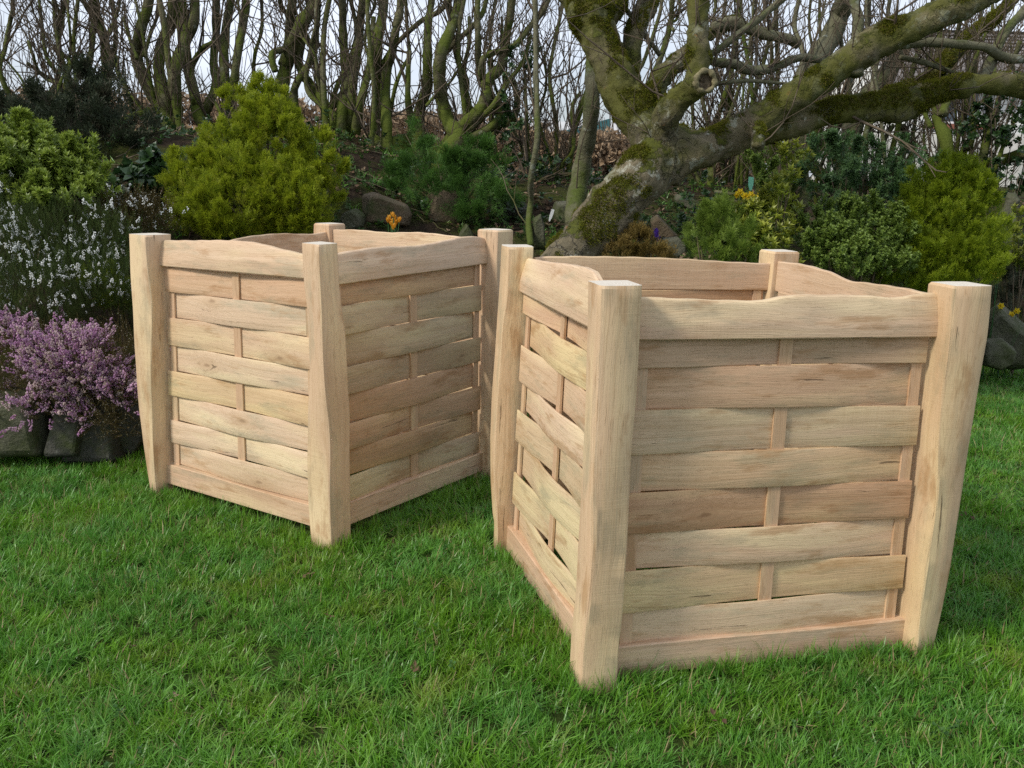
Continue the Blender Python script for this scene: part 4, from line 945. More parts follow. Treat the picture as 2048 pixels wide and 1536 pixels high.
mk('cut_end',V,F,WOODM,apple)
TV=[];TF=[]; r=random.Random(5)
for (pts,dd) in [([(1424,55,11),(1465,46,13),(1506,60,12),(1544,72,13),(1575,78,11),(1597,90,10)],lin(4.95,5.05,6)),
  ([(1410,118,8),(1432,124,9),(1469,129,10),(1502,141,11),(1544,136,10),(1597,116,9),(1640,121,7)],lin(4.6,5.1,7)),
  ([(1395,125,7),(1440,96,7.5),(1470,74,8),(1523,33,7.5),(1575,-10,7),(1620,-50,6)],lin(4.25,4.4,6)),
  ([(1775,95,8),(1812,89,9),(1862,85,10),(1925,89,10),(1970,95,9),(1987,104,10),(2012,116,10),(2048,118,9),(2100,105,8)],lin(4.5,4.9,9)),
  ([(1960,160,13),(1975,140,12),(1990,105,12),(2012,62,11),(2048,22,10),(2090,-30,9)],lin(4.75,5.0,6)),
  ([(1800,114,5),(1846,124,6),(1883,137,5),(1912,145,4)],lin(4.6,4.8,4)),
  ([(1410,175,5),(1450,165,5),(1500,162,4),(1545,165,4),(1600,170,3)],lin(4.3,4.5,5)),
  ([(1713,150,16),(1712,100,12),(1716,40,11),(1708,0,11),(1712,-60,10)],lin(4.4,4.5,5)),
  ([(1225,-20,6),(1290,70,5),(1320,110,5)],lin(4.8,4.9,3)),
  ([(1900,150,5),(1800,200,4),(1740,250,3)],lin(4.9,4.9,3))]:
    V=[];F=[]; C_,Rr=limb(pts,dd,V,F,10,.12,len(V)+pts[0][0]); mk('branch',V,F,BARKG,apple,loc=tuple(C_.mean(0))); twigs(TV,TF,C_,Rr,9,r,.15,.5,up=.3,rmax=.004); LB.append((C_,Rr))
for C_,Rr in LB[1:]: twigs(TV,TF,C_,Rr,6,r,.15,.6,up=.6,rmax=.0045); twigs(TV,TF,C_,Rr,1,r,.4,.9,up=.4,rmax=.010,child=4)
tag(mk('twigs',TV,TF,BARKT,apple),kind='stuff')
#PART4
# ------------------------------------------------------------ stones
def stone(label,px,py,wpx,hpx,mat=ROCKG,d=None,seed=0,tilt=0.,thick=.8,lift=.5,group='stones set in the bank',pts=None,lean=0.):
    "angular stone; (px,py) is its middle in the photo"
    r=random.Random(seed+100); c=tp(px,py+hpx*.35) if d is None else W(px,py,d); dd=depth(c) if d is None else d
    c=W(px,py,dd+.02); sx=wpx/FPX*dd/2; sz=hpx/FPX*dd/2
    V=[]
    n=7
    if pts is None:
        pts=[(math.cos(a+.4)*r.uniform(.8,1.3),math.sin(a+.4)*r.uniform(.75,1.25)) for a in np.linspace(0,6.283,n,endpoint=False)]
        pts=[(max(-1,min(1,a)),max(-1,min(1,b))) for a,b in pts]
    n=len(pts); ct,st=math.cos(tilt),math.sin(tilt); TH=sx*thick+.03
    lay=[(-1.,.80),(-.82,.95),(-.2,1.05),(.5,1.02),(1.,.85)]
    for (y,k) in lay:
        for (a,b) in pts:
            a2,b2=a*k*sx,b*k*sz; x=a2*ct-b2*st; z=a2*st+b2*ct
            V.append([x+r.uniform(-.07,.07)*sx,y*TH+z*lean+r.uniform(-.12,.12)*TH,z+r.uniform(-.06,.06)*sz])
    V.append([0,-TH*1.03,0]); V.append([0,TH,0]); F=[]
    for i in range(len(lay)-1):
        for j in range(n): F.append((i*n+j,i*n+(j+1)%n,(i+1)*n+(j+1)%n,(i+1)*n+j))
    b=len(V)-2; L0=(len(lay)-1)*n
    for j in range(n): F.append((b,(j+1)%n,j)); F.append((b+1,L0+j,L0+(j+1)%n))
    # subdivide once and roughen
    o=mk('stone',V,F,mat,None,True); o.location=c; o.rotation_euler=(0,0,r.uniform(-.25,.25)+math.atan2(-c[0],c[1])*.6)
    md=o.modifiers.new('bevel','BEVEL'); md.width=min(sx,sz)*.10; md.segments=1; md.limit_method='ANGLE'; md.angle_limit=.35
    o.data.set_sharp_from_angle(angle=math.radians(14))
    return tag(o,label,'stone',group)
stone('wide flat grey stone at the far left edge of the lawn under pink heather',25,842,135,122,ROCKG,3.62,1,pts=[(-1,-1),(1,-1),(1,.3),(.75,.9),(-.2,1),(-1,.85)])
stone('upright pointed dark slate stone between two others under pink heather',137,826,86,155,ROCKD,3.62,2,pts=[(-.95,-1),(.55,-1),(.85,.1),(.95,.85),(.3,1),(-.25,.35)],lean=.25,thick=.6)
stone('broad dark slate stone right of the pointed one under pink heather',196,845,110,140,ROCKD,3.72,3,pts=[(-1,-1),(1,-1),(.9,.5),(.2,1),(-.8,.9),(-1,.2)],lean=.2)
stone('small dark stone beside the left post of the further crate',262,852,60,100,ROCKD,3.75,4)
stone('brown slab stone behind the orange crocuses',775,418,95,66,ROCKB,None,5,pts=[(-1,-1),(.9,-1),(1,-.2),(.75,.35),(-.6,.9),(-1,.7)],tilt=-.08)
stone('pale green rounded stone left of the orange crocuses',706,440,44,44,ROCKG,None,6)
stone('grey slab stone in the shade under the feathery juniper',886,412,60,70,ROCKB,None,7,pts=[(-1,-1),(1,-1),(.9,.8),(-.2,1),(-1,.6)])
stone('long dark slate stone left of the pale sapling',1020,412,95,44,ROCKD,None,8,tilt=-.4)
stone('little pointed green-grey stone behind the far rail of the further crate',934,466,40,36,ROCKG,None,9,pts=[(-1,-1),(1,-1),(.5,0),(-.1,1),(-.6,.2)])
stone('upright grey-green stone right of the pale sapling foot',1078,462,26,70,ROCKG,4.9,10,pts=[(-.9,-1),(1,-1),(.8,.3),(.1,1),(-.9,.7)])
stone('mossy rounded stone between the sapling and the apple trunk',1125,428,50,52,ROCKG,None,11)
stone('flat grey stone lying under the apple tree right limb',1372,405,60,24,ROCKG,None,12,tilt=-.25)
stone('leaning brown stone beside the purple crocuses',1326,458,46,64,ROCKB,None,13,pts=[(-1,-.6),(.3,-1),(1,-.7),(-.1,1),(-.8,.8)],tilt=.35)
stone('rounded mossy stone under the leaning brown stone',1346,492,54,42,ROCKG,4.5,14)
stone('upright brown stone behind the round small-leaved bush',1622,436,34,52,ROCKB,None,15,pts=[(-1,-1),(1,-1),(.9,.8),(.1,1),(-.8,.6)])
stone('small flat brown stone behind the daffodils',1470,408,34,20,ROCKB,None,16)
stone('large leaning dark green stone at the lawn edge right of the nearer crate',2020,672,92,130,ROCKG,5.55,17,pts=[(-1,-.2),(-.2,-1),(1,-1),(1,-.1),(.5,.3),(-.3,1),(-.9,.7)],tilt=.2)
stone('squat green stone on the lawn beside the right post of the nearer crate',1990,705,64,64,ROCKG,5.4,18)
stone('stone half hidden behind the right post of the nearer crate',1978,655,48,60,ROCKG,5.65,19)

# ------------------------------------------------------------ shrubs
def shrub(name,label,cat,clumps,coll,n,scl,d0,upb=.6,inner=.25,stem=True,group=None,stemmat=BARKT,base=None,part='foliage',frontbias=0.,droop=0.,plume=.6,pl=.25,gap=.12,dens=70):
    """clumps: (px,py,rx px,rz px,depth offset,ry/rx); n leaf sprigs in all"""
    c0=clumps[0]; bp=base or (c0[0],c0[1]+c0[3]); b=W(bp[0],bp[1],d0); b[2]=max(0,float(bz(b[0],b[1])))
    t=thing(name,label,cat,b,group)
    if gold is coll: clumps=[(c[0]+(520-c[0])*.05,c[1],c[2]*.90,*c[3:]) for c in clumps]
    if goldb is coll: clumps=[(c[0]-14,*c[1:]) for c in clumps]
    A=np.array([c[2]*c[3] for c in clumps],float); A/=A.sum(); P=[];Z=[]
    for c,a in zip(clumps,A):
        m=int(n*a); d=d0+(c[4] if len(c)>4 else 0); ce=W(c[0],c[1],d); rx=c[2]/FPX*d; rz=c[3]/FPX*d; ry=rx*(c[5] if len(c)>5 else .9)
        u=RNG.normal(0,1,(m,3)); u/=np.linalg.norm(u,axis=1)[:,None]
        if frontbias: u[:,1]=np.where((u[:,1]>0)&(RNG.random(m)<frontbias),-u[:,1],u[:,1])
        rad=np.where(RNG.random(m)<inner,RNG.uniform(.35,.8,m),RNG.uniform(.8,1.02,m))
        # cone-like narrowing towards the top
        q=u*rad[:,None]; nar=np.where(q[:,2]>0,1-.35*q[:,2]**1.5,1.)
        p=ce+np.stack([q[:,0]*rx*nar,q[:,1]*ry*nar,q[:,2]*rz],-1)+RNG.normal(0,.008,(m,3))
        g=np.maximum(bz(p[:,0],p[:,1]),0); k=p[:,2]>g-.01
        z=u*(1-upb)+np.array([0,0,upb-droop])+RNG.normal(0,.18,(m,3))
        # gather most sprigs into plumes that stand out of the outline
        K_=max(4,int(m/dens)); ku=RNG.normal(0,1,(K_,3)); ku/=np.linalg.norm(ku,axis=1)[:,None]
        if frontbias: ku[:,1]=np.where((ku[:,1]>0)&(RNG.random(K_)<frontbias),-ku[:,1],ku[:,1])
        which=RNG.integers(0,K_,m); t_=RNG.random(m)**.8; uk=ku[which]; ll=pl*RNG.uniform(.5,1.35,K_)[which]
        knar=np.where(uk[:,2]>0,1-.35*uk[:,2]**1.5,1.); R3=np.stack([rx*knar,ry*knar,np.full(m,rz)],-1)
        dirn=uk*.5+np.array([0,0,.65-droop]); dirn/=np.linalg.norm(dirn,axis=1)[:,None]
        lenm=(ll*min(rx,rz)*2.2)[:,None]
        pp=ce+uk*R3*.74+dirn*lenm*t_[:,None]+RNG.normal(0,1,(m,3))*(.22*lenm*(1.08-t_[:,None]))
        isP=RNG.random(m)<plume; p=np.where(isP[:,None],pp,ce+(p-ce)*.88)
        z=np.where(isP[:,None],dirn+RNG.normal(0,.28,(m,3)),z)
        g=np.maximum(bz(p[:,0],p[:,1]),0); k=p[:,2]>g-.01
        k&=~((hsh(p[:,0]*13+c[0],p[:,2]*13,p[:,1]*5)< -.30+gap)&(RNG.random(m)<.75))
        P.append(p[k]); Z.append(z[k])
        if stem and len(clumps)<12:
            pass
    P=np.vstack(P);Z=np.vstack(Z)
    scatter(part,P,Z,RNG.uniform(scl[0],scl[1],len(P)),coll,t)
    if stem:
        V=[];F=[]
        for c in clumps:
            d=d0+(c[4] if len(c)>4 else 0); ce=W(c[0],c[1],d)
            for k in range(3 if c[2]>30 else 1):
                e=ce+np.array([random.uniform(-.5,.5)*c[2]/FPX*d,random.uniform(-.4,.4)*c[2]/FPX*d,random.uniform(0,.6)*c[3]/FPX*d]); m_=(b+e)/2+rv(random)*.03
                tube(catmull([b-np.array([0,0,.03]),m_,e],9),np.linspace(.010,.003,9)*(.25+.75*min(1,c[2]/55)),6,V=V,F=F)
        mk('stem',V,F,stemmat,t)
    return t
GOLD=leafmat('golden_conifer_spray',(.05,.10,.004),(.12,.19,.008),.4,.55,.25,tipc=(.38,.44,.024),c3=(.20,.20,.02))
GOLDB=leafmat('deep_golden_green_spray',(.06,.12,.004),(.13,.21,.010),.4,.55,.25,tipc=(.30,.37,.02))
DARKC=leafmat('dark_conifer_spray',(.012,.020,.010),(.035,.045,.022),.15,.6,.25,tipc=(.045,.06,.03),c3=(.06,.04,.03))
LIME=leafmat('lime_feathery_spray',(.05,.11,.014),(.11,.19,.02),.35,.5,.3,tipc=(.24,.33,.05))
JUN=leafmat('feathery_green_spray',(.016,.05,.010),(.04,.10,.018),.3,.5,.3,tipc=(.10,.21,.035))
HEBE=leafmat('light_green_leaf',(.09,.16,.018),(.16,.25,.03),.35,.4,.4,tipc=(.32,.40,.06))
BOX=leafmat('small_green_leaf',(.06,.12,.016),(.12,.20,.03),.3,.4,.4,tipc=(.24,.33,.06))
BLUEG=leafmat('blue_green_leaf',(.03,.08,.03),(.07,.14,.05),.3,.45,.35,tipc=(.11,.20,.06))
VARI=leafmat('variegated_leaf',(.10,.17,.02),(.25,.33,.03),.25,.35,.5,tipc=(.50,.50,.07),c3=(.05,.10,.02))
IVY=leafmat('ivy_leaf',(.015,.04,.012),(.04,.085,.02),.2,.35,.5)
RUST=leafmat('rusty_heather_leaf',(.09,.065,.018),(.15,.10,.025),.2,.6,.2,tipc=(.20,.14,.035))
gold=srccoll('golden_sprays',[spray(i,.085,9,3,.0045,.25,0,GOLD,'golden_spray') for i in range(7)])
goldb=srccoll('deep_golden_sprays',[spray(20+i,.09,9,3,.0045,.3,0,GOLDB,'golden_spray') for i in range(6)])
dark=srccoll('dark_sprays',[spray(40+i,.12,8,2,.0055,.3,.1,DARKC,'dark_spray') for i in range(6)])
lime=srccoll('lime_sprays',[spray(360+i,.10,10,4,.004,.2,0,LIME,'lime_spray') for i in range(5)])
jun=srccoll('feathery_sprays',[spray(60+i,.11,11,4,.004,.15,.2,JUN,'feathery_spray') for i in range(6)])
hebe=srccoll('light_green_rosettes',[rosette(80+i,.032,.0095,11,3,HEBE,.75,.055) for i in range(6)])
box=srccoll('small_leaf_stems',[rosette(100+i,.017,.0075,8,3,BOX,.8,.04) for i in range(6)])
blueg=srccoll('blue_green_rosettes',[rosette(120+i,.034,.008,9,3,BLUEG,.85,.06) for i in range(5)])
vari=srccoll('variegated_rosettes',[rosette(140+i,.05,.017,7,2,VARI,.85,.05,fold=.004) for i in range(5)])
rust=srccoll('rusty_sprigs',[spray(160+i,.06,9,2,.0035,.3,0,RUST,'rusty_sprig') for i in range(4)])
shrub('golden_conifer','large golden-green conifer bush behind the further crate','conifer',
 [(520,410,135,95),(545,310,82,100,.1),(540,240,42,62,.15),(505,250,32,55,.05),(575,255,32,50,.1),(440,340,62,80,-.05),(410,300,22,42,0),(365,375,44,70,0),(345,345,22,40,0),(655,350,42,90,.1),(600,420,75,80,-.1),(450,430,95,75,-.15),(380,430,48,55,-.1),(465,205,20,34,.1),(520,190,22,36,.12),(612,330,40,55,.1),(555,200,18,30,.12)],gold,17000,(.42,.8),4.75,.62,.22,base=(520,480),frontbias=.5,pl=.22,gap=.13,plume=.75,dens=40)
shrub('golden_conifer','smaller yellow-green conifer at the right behind the nearer crate','conifer',
 [(1890,500,112,85),(1895,420,80,80,.05),(1915,370,32,48,.05),(1945,395,40,52,0),(1840,450,50,70,0),(1800,520,62,60,-.05),(1960,480,52,90,.05),(1865,395,32,42,.05),(1930,540,90,50,-.1),(1820,560,90,45,-.1)],goldb,11000,(.42,.78),4.9,.65,.22,base=(1880,560),frontbias=.5,pl=.30,gap=.16,plume=.75,dens=48)
shrub('dark_conifer','dark blackish-green conifer behind the light green bush on the left','conifer',
 [(150,300,150,80),(60,270,90,50,.1),(200,235,75,60,.1),(165,195,34,48,.15),(270,300,70,70,0),(240,370,80,60,-.1),(120,245,60,45,.1),(150,160,14,34,.15),(215,175,22,40,.15),(300,380,50,50,-.1),(20,250,50,30,.1)],dark,3400,(.7,1.25),5.6,.55,.35,base=(180,400),frontbias=.3)
shrub('light_green_bush','light green bush with tight leafy shoots at the left edge above white heather','bush',
 [(60,345,115,78),(20,300,70,50,.05),(150,350,60,50,0),(195,375,24,38,-.05),(105,300,50,30,.05),(185,325,18,26,0),(-40,340,90,80,0),(130,400,80,30,-.1)],hebe,3300,(.7,1.15),4.25,.6,.2,base=(60,430),frontbias=.5)
shrub('green_juniper','feathery mid-green juniper spreading under the mossy hedge trunks','conifer',
 [(850,340,50,28),(820,295,22,45,.1),(780,368,24,16,0),(905,350,50,26,-.05),(955,365,45,36,-.05),(980,335,22,16,.05),(930,395,50,26,-.1),(860,375,40,22,-.1),(830,375,40,30,-.05),(970,430,40,35,-.15),(830,425,26,20,-.15),(955,310,18,30,.05),(1000,395,32,28,-.05)],jun,1500,(.6,1.1),5.5,.35,.3,base=(900,460),frontbias=.4,droop=.1,gap=.25,plume=.8,pl=.4,dens=30)
shrub('light_green_bush','small feathery green bush with yellowish shoots behind the far rail of the nearer crate','bush',
 [(1440,460,42,42),(1420,500,62,40,-.05),(1480,500,50,40,-.05),(1450,425,24,28,.05),(1400,480,24,28,0)],lime,1100,(.45,.8),4.5,.6,.25,base=(1450,530),gap=.15,plume=.8,pl=.35,dens=30)
shrub('variegated_shrub','variegated shrub with yellow-edged leaves and one tall shoot beside the daffodils','bush',
 [(1520,470,60,50),(1490,455,30,30,-.05),(1565,430,26,60,.05),(1562,405,18,16,.02),(1575,395,14,12,0),(1510,440,34,20,-.05),(1490,425,14,12,-.05),(1540,520,60,34,-.05),(1580,318,26,14,-.1),(1602,306,18,12,-.1),(1575,350,10,24,-.1),(1562,400,24,16,-.1),(1500,500,60,36,-.1)],vari,620,(.6,1.0),4.65,.6,.2,base=(1540,540))
shrub('green_bush','dense rounded bush of small fresh green leaves right of the far corner post','bush',
 [(1700,480,85,55),(1650,490,55,55,-.05),(1740,450,55,42,0),(1680,440,45,34,.05),(1640,425,16,22,0),(1770,470,42,50,0),(1700,520,95,40,-.1),(1770,530,60,30,-.1)],box,4200,(.75,1.2),4.75,.65,.2,base=(1700,560),frontbias=.5)
shrub('blue_green_shrub','loose blue-green shrub below the hedge to the right of the upper limbs','bush',
 [(1700,350,80,55),(1760,370,70,60,0),(1660,310,50,34,.1),(1800,340,50,40,.05),(1720,400,90,40,-.1),(1820,330,40,30,.1),(1640,350,40,40,.1),(1640,285,18,20,.1)],blueg,1100,(.7,1.15),5.6,.5,.4,base=(1720,420),frontbias=.3,gap=.22)
shrub('green_bush','olive green shoots behind the upright brown stone','bush',[(1520,335,24,30),(1540,370,26,20,0),(1500,320,12,18,0)],box,320,(.8,1.3),5.7,.6,.3,base=(1530,385))
shrub('rusty_heather','rusty orange-brown low heather at the foot of the apple trunk','heather',[(1280,495,52,28),(1245,510,40,18,-.05),(1310,515,40,16,-.05),(1275,470,20,16,0)],rust,1100,(.6,1.),4.4,.7,.2,base=(1280,540))
shrub('dark_bush','dark twiggy bush on the right behind the nearer crate and its post','bush',[(2010,560,55,50),(2040,520,40,50,0),(1985,590,30,40,0),(2060,600,50,50,0)],dark,900,(.5,.8),5.8,.6,.3,base=(2020,640))
shrub('variegated_shrub','variegated leafy shoots at the far right edge in front of the stone animal','bush',[(2040,450,24,22),(2050,480,30,24,0),(2030,530,26,16,0),(2060,520,20,30,0)],vari,110,(.6,.9),5.6,.6,.2,base=(2045,600))
shrub('green_bush','dull green heathery bush beside the far corner post of the nearer crate','bush',[(1640,545,55,24),(1700,555,60,22,0)],rust,300,(.6,.9),4.55,.7,.2,base=(1660,590)) if False else None
ivyc=srccoll('ivy_leaves',[rosette(180+i,.045,.035,5,2,IVY,1.2,.05,fold=.004) for i in range(4)])
shrub('ivy','dark ivy leaves climbing the thin hedge shoots near the sapling','ivy',[(1030,240,40,60),(1060,330,50,30,0),(1110,340,60,26,0),(1045,140,30,60,0),(1000,270,30,30,0),(1170,350,40,20,0)],ivyc,170,(.5,.9),6.2,.3,.6,base=(1060,350))
shrub('ivy','glossy dark ivy in the hedge at the right edge above the fallen branch','ivy',[(2000,250,60,40),(2040,300,40,50,0),(1940,265,30,24,0),(2020,370,40,50,0),(2045,190,30,40,0),(1985,330,20,40,0)],ivyc,420,(.5,.9),6.2,.3,.6,base=(2010,400))
shrub('ivy','broad dark green leaves in the gap between dark conifer and golden conifer','leafy plant',[(290,385,40,22),(310,350,30,30,.1),(260,400,30,20,-.1)],ivyc,130,(.9,1.7),4.9,.4,.4,base=(300,420))
# dark undergrowth along the foot of the hedge
n_=2600; P=np.stack([RNG.uniform(-3.8,4.6,n_),RNG.uniform(5.2,8.2,n_)],-1); d=P[:,1]-edge(P[:,0]); k=(d>1.25)&(d<3.3)&(hsh(P[:,0]*2.6,P[:,1]*2.6,3.)>-.12); P=P[k]; P=np.column_stack([P,bz(P[:,0],P[:,1])+RNG.uniform(0,.08,len(P))])
scatter('undergrowth',P,np.array([0,-.2,1.])+RNG.normal(0,.4,(len(P),3)),RNG.uniform(.35,.95,len(P)),ivyc)
# heathers
NEED=leafmat('heather_needles',(.030,.055,.010),(.07,.10,.018),.2,.6,.2); NEEDB=leafmat('brown_heather_needles',(.07,.055,.02),(.12,.09,.03),.2,.7,.1)
FW1=leafmat('white_heather_flower',(.86,.88,.86),(.90,.90,.86),.3,.6,.2); FW2=leafmat('cream_heather_flower',(.62,.62,.50),(.7,.68,.55),.3,.6,.2)
FP1=leafmat('pink_heather_flower',(.50,.25,.44),(.66,.42,.58),.3,.6,.2); FP2=leafmat('faded_heather_flower',(.62,.50,.42),(.66,.50,.52),.3,.7,.1)
hw=srccoll('white_heather_spikes',[heather(200+i,.11,[NEED,FW1,FW1],10,.0040,26,(.74,1.02)) for i in range(4)])
hg=srccoll('green_heather_spikes',[heather(210+i,.12,[NEED,FW1,FW2],0,.003,44) for i in range(4)])
hb_=srccoll('brown_heather_spikes',[heather(220+i,.10,[NEEDB,FW2,FP2],1,.002,34) for i in range(4)])
hp=srccoll('pink_heather_spikes',[heather(230+i,.10,[NEEDB,[FP1,FP1,FP2][i%3],FP2],22,.0052,20,(.4,1.05)) for i in range(5)])
def bed(label,polys,mix_,n,d0,scl,base,seed=0,upb=.75,name='heather'):
    "low spreading heather: ellipsoid mounds, several kinds of spike mixed"
    b=W(base[0],base[1],d0); b[2]=max(0.,float(bz(b[0],b[1]))); t=thing(name,label,'heather',b)
    A=np.array([c[2]*c[3] for c in polys],float); A/=A.sum()
    for coll,share,pn in mix_:
        P=[];Z=[]
        for c,a in zip(polys,A):
            m=int(n*a*share); d=d0+c[4]; ce=W(c[0],c[1],d); rx=c[2]/FPX*d; rz=c[3]/FPX*d
            u=RNG.normal(0,1,(m,3)); u/=np.linalg.norm(u,axis=1)[:,None]; u[:,1]=np.where((u[:,1]>0)&(RNG.random(m)<.6),-u[:,1],u[:,1])
            rad=RNG.uniform(.6,1.,m)[:,None]; p=ce+u*rad*np.array([rx,rx*.7,rz])+RNG.normal(0,.012,(m,3))
            P.append(p); Z.append(u*(1-upb)+np.array([0,-.1,upb])+RNG.normal(0,.22,(m,3)))
        P=np.vstack(P);Z=np.vstack(Z)
        # flowers come in patches
        if pn=='flowers': k=hsh(P[:,0]*9+seed,P[:,2]*9,seed)>-.12; P=P[k];Z=Z[k]
        o=scatter(pn,P,Z,RNG.uniform(scl[0],scl[1],len(P)),coll,t)
    return t
bed('white-flowering heather mound above the pink heather at the left',[(60,500,120,80,0),(150,470,110,60,.1),(220,500,70,60,.05),(60,600,140,70,-.15),(180,570,110,60,-.1),(20,420,60,60,.15),(240,590,60,60,-.05),(0,550,90,90,-.05)],[(hg,.85,'foliage'),(hw,.16,'flowers')],5200,4.0,(.55,.9),(110,700),1)
bed('brownish faded heather behind the white heather left of the further crate',[(230,440,110,45,0),(130,420,100,40,.05),(290,450,60,40,0),(60,440,60,50,0)],[(hb_,1.,'foliage'),(hw,.05,'flowers')],1500,4.35,(.7,1.2),(230,500),2)
bed('pink and mauve flowering heather spilling over the stones by the further crate',[(50,735,130,60,0),(165,730,120,60,-.02),(40,790,70,25,-.04),(110,775,70,22,-.04),(200,800,60,40,-.06),(250,740,75,70,0),(0,700,90,60,.02),(230,800,60,45,-.06),(240,850,40,30,-.08),(150,750,60,25,-.08),(110,690,120,28,.08),(262,690,46,44,.08),(190,835,50,22,-.07),(95,815,50,16,-.06),(195,780,50,30,-.06)],[(hb_,.6,'foliage'),(hp,.52,'flowers')],4200,3.66,(.55,.85),(130,830),3,upb=.45)
bed('few pink heather sprigs hanging low over the wide grey stone',[(40,830,20,10,0),(62,815,16,14,0),(66,850,8,10,0)],[(hp,1.,'flowers')],34,3.5,(.6,.8),(50,860),4,upb=.1)
shrub('golden_conifer','tiny yellow-green conifer sprout between white and pink heather beside the crate post','conifer',[(235,575,36,30),(255,600,30,28,0),(200,560,20,24,0)],goldb,420,(.4,.7),3.95,.6,.2,base=(240,620))

# ------------------------------------------------------------ flowers
YEL=leafmat('daffodil_yellow',(.75,.55,.02),(.85,.65,.05),.3,.5,.2); ORA=leafmat('crocus_orange',(.75,.33,.02),(.80,.42,.04),.3,.4,.3); PUR=leafmat('crocus_purple',(.12,.04,.40),(.18,.07,.5),.3,.4,.3); STEM=leafmat('bulb_leaf',(.03,.10,.02),(.05,.15,.04),.3,.4,.4)
def daffs(label,heads,d,lean=0,leaf=14,s=1.,base=None):
    hs=[W(x,y,d+random.uniform(-.05,.05)) for x,y in heads]; bx=base or (np.mean([h[0] for h in heads]),max(h[1] for h in heads)+50); b=W(bx[0],bx[1],d); b[2]=min(b[2],float(bz(b[0],b[1]))) if d<9 else b[2]; b[2]=float(bz(b[0],b[1]))
    t=thing('daffodil_clump',label,'daffodils',b,None)
    for h in hs:
        V=[];F=[];T=[]; face=(CAM-h); face/=np.linalg.norm(face); face=face+rv(random)*.45; face/=np.linalg.norm(face); a=np.cross(face,[0,0,1.]); a/=np.linalg.norm(a); c=np.cross(a,face)
        for k in range(6):
            t_=k*1.047; dd=a*math.cos(t_)+c*math.sin(t_)-face*.15; quadleaf(V,F,T,h,dd,face,.021*s,.015*s,fold=.002)
        P=[h,h+face*.008*s,h+face*.016*s]; tube(P,[.004*s,.005*s,.0075*s],8,caps=False,V=V,F=F)
        mk('flower',V,F,YEL,t,False)
        V,F=tube(catmull([b+rv(random)*np.array([.03,.03,0]),(b+h)/2+rv(random)*.01,h-face*.005],7),.0022,4); mk('stem',V,F,STEM,t)
    V=[];F=[];T=[]
    for k in range(leaf): 
        p=b+rv(random)*np.array([.05,.04,0]); dd=np.array([random.uniform(-.3,.3),random.uniform(-.3,.3),1.]); quadleaf(V,F,T,p,dd,rv(random),random.uniform(.7,1.)*max(.06,hs[0][2]-b[2]),.009,fold=.001)
    tag(mk('leaves',V,F,STEM,t,False),kind='stuff'); return t
daffs('clump of small yellow daffodils growing on the bank right of the apple trunk',[(1480,384),(1490,392),(1502,390),(1512,396),(1497,403),(1522,386),(1527,388),(1475,390)],5.0,s=1.15,leaf=26,base=(1497,425))
daffs('single orange-yellow daffodil beside the top of the crate post on the right',[(1983,543),(1993,549),(1998,545)],5.4,s=1.3,leaf=6,base=(1990,600))
daffs('few yellow daffodils above the stones at the right lawn edge',[(2002,612),(2000,632),(2023,629),(2034,622)],5.5,s=1.1,leaf=12,base=(2015,660))
def crocus(label,buds,d,mat,s,base,cat='crocuses'):
    b=W(base[0],base[1],d); b[2]=float(bz(b[0],b[1])); t=thing('crocus_clump',label,cat,b)
    for (x,y) in buds:
        h=W(x,y,d+random.uniform(-.03,.03)); V=[];F=[];T=[]; ax=np.array([random.uniform(-.3,.3),random.uniform(-.2,.2),1.]); ax/=np.linalg.norm(ax)
        tube([h-ax*.014*s,h-ax*.006*s,h+ax*.004*s,h+ax*.013*s,h+ax*.018*s],np.array([.002,.0065,.0078,.005,.001])*s,8,V=V,F=F)
        for k in range(5):
            a=k*1.256; sd=np.array([math.cos(a),math.sin(a),0]); quadleaf(V,F,T,h-ax*.008*s+sd*.006*s,ax+sd*.22,sd,.030*s,.010*s,fold=.001)
        mk('flower',V,F,mat,t); V,F=tube([b+rv(random)*np.array([.015,.015,0]),h-ax*.012*s],.0018,4); mk('stem',V,F,STEM,t)
    V=[];F=[];T=[]
    for k in range(8): quadleaf(V,F,T,b+rv(random)*np.array([.02,.02,0]),np.array([random.uniform(-.5,.5),random.uniform(-.4,.4),1.]),rv(random),.10*s,.004)
    tag(mk('leaves',V,F,STEM,t,False),kind='stuff')
crocus('clump of orange-yellow crocus buds on the bank above the further crate',[(786,430),(779,436),(790,436),(784,443),(793,445),(776,441),(799,440),(789,452),(783,448),(787,456)],4.75,ORA,.9,(787,468))
crocus('purple crocuses beside the rusty heather at the apple tree foot',[(1284,468),(1310,470),(1315,478),(1305,474),(1313,465)],4.6,PUR,1.2,(1300,500))
# plant tags
def plate(name,label,px,py,d,wpx,hpx,mat,cat,tilt=.1):
    c=W(px,py,d); w_=wpx/FPX*d/2; h_=hpx/FPX*d/2; V=[];F=[]
    g=float(bz(c[0],c[1])); low=max(-h_*2.4,min(-h_*1.2,g-c[2]-.02))
    for y in (-.0012,.0012):
        V+= [[-w_,y,-h_],[w_,y,-h_],[w_,y,h_],[-w_,y,h_],[-w_*.3,y,low],[w_*.3,y,low]]
    F=[(0,1,2,3),(9,8,7,6),(0,3,9,6),(1,7,8,2),(3,2,8,9),(4,5,1,0),(6,7,11,10),(4,0,6,10),(5,11,7,1),(4,10,11,5)]
    o=mk(name,V,F,mat,None,False); o.location=c; o.rotation_euler=(-.2,tilt,.2); return tag(o,label,cat)
plate('plant_tag','small mint green plant tag stuck in the leaf litter above the daffodils',1502,362,5.5,11,16,flat('mint_plastic',(.20,.55,.36),.4,.4,30,.05),'plant tag',.08)
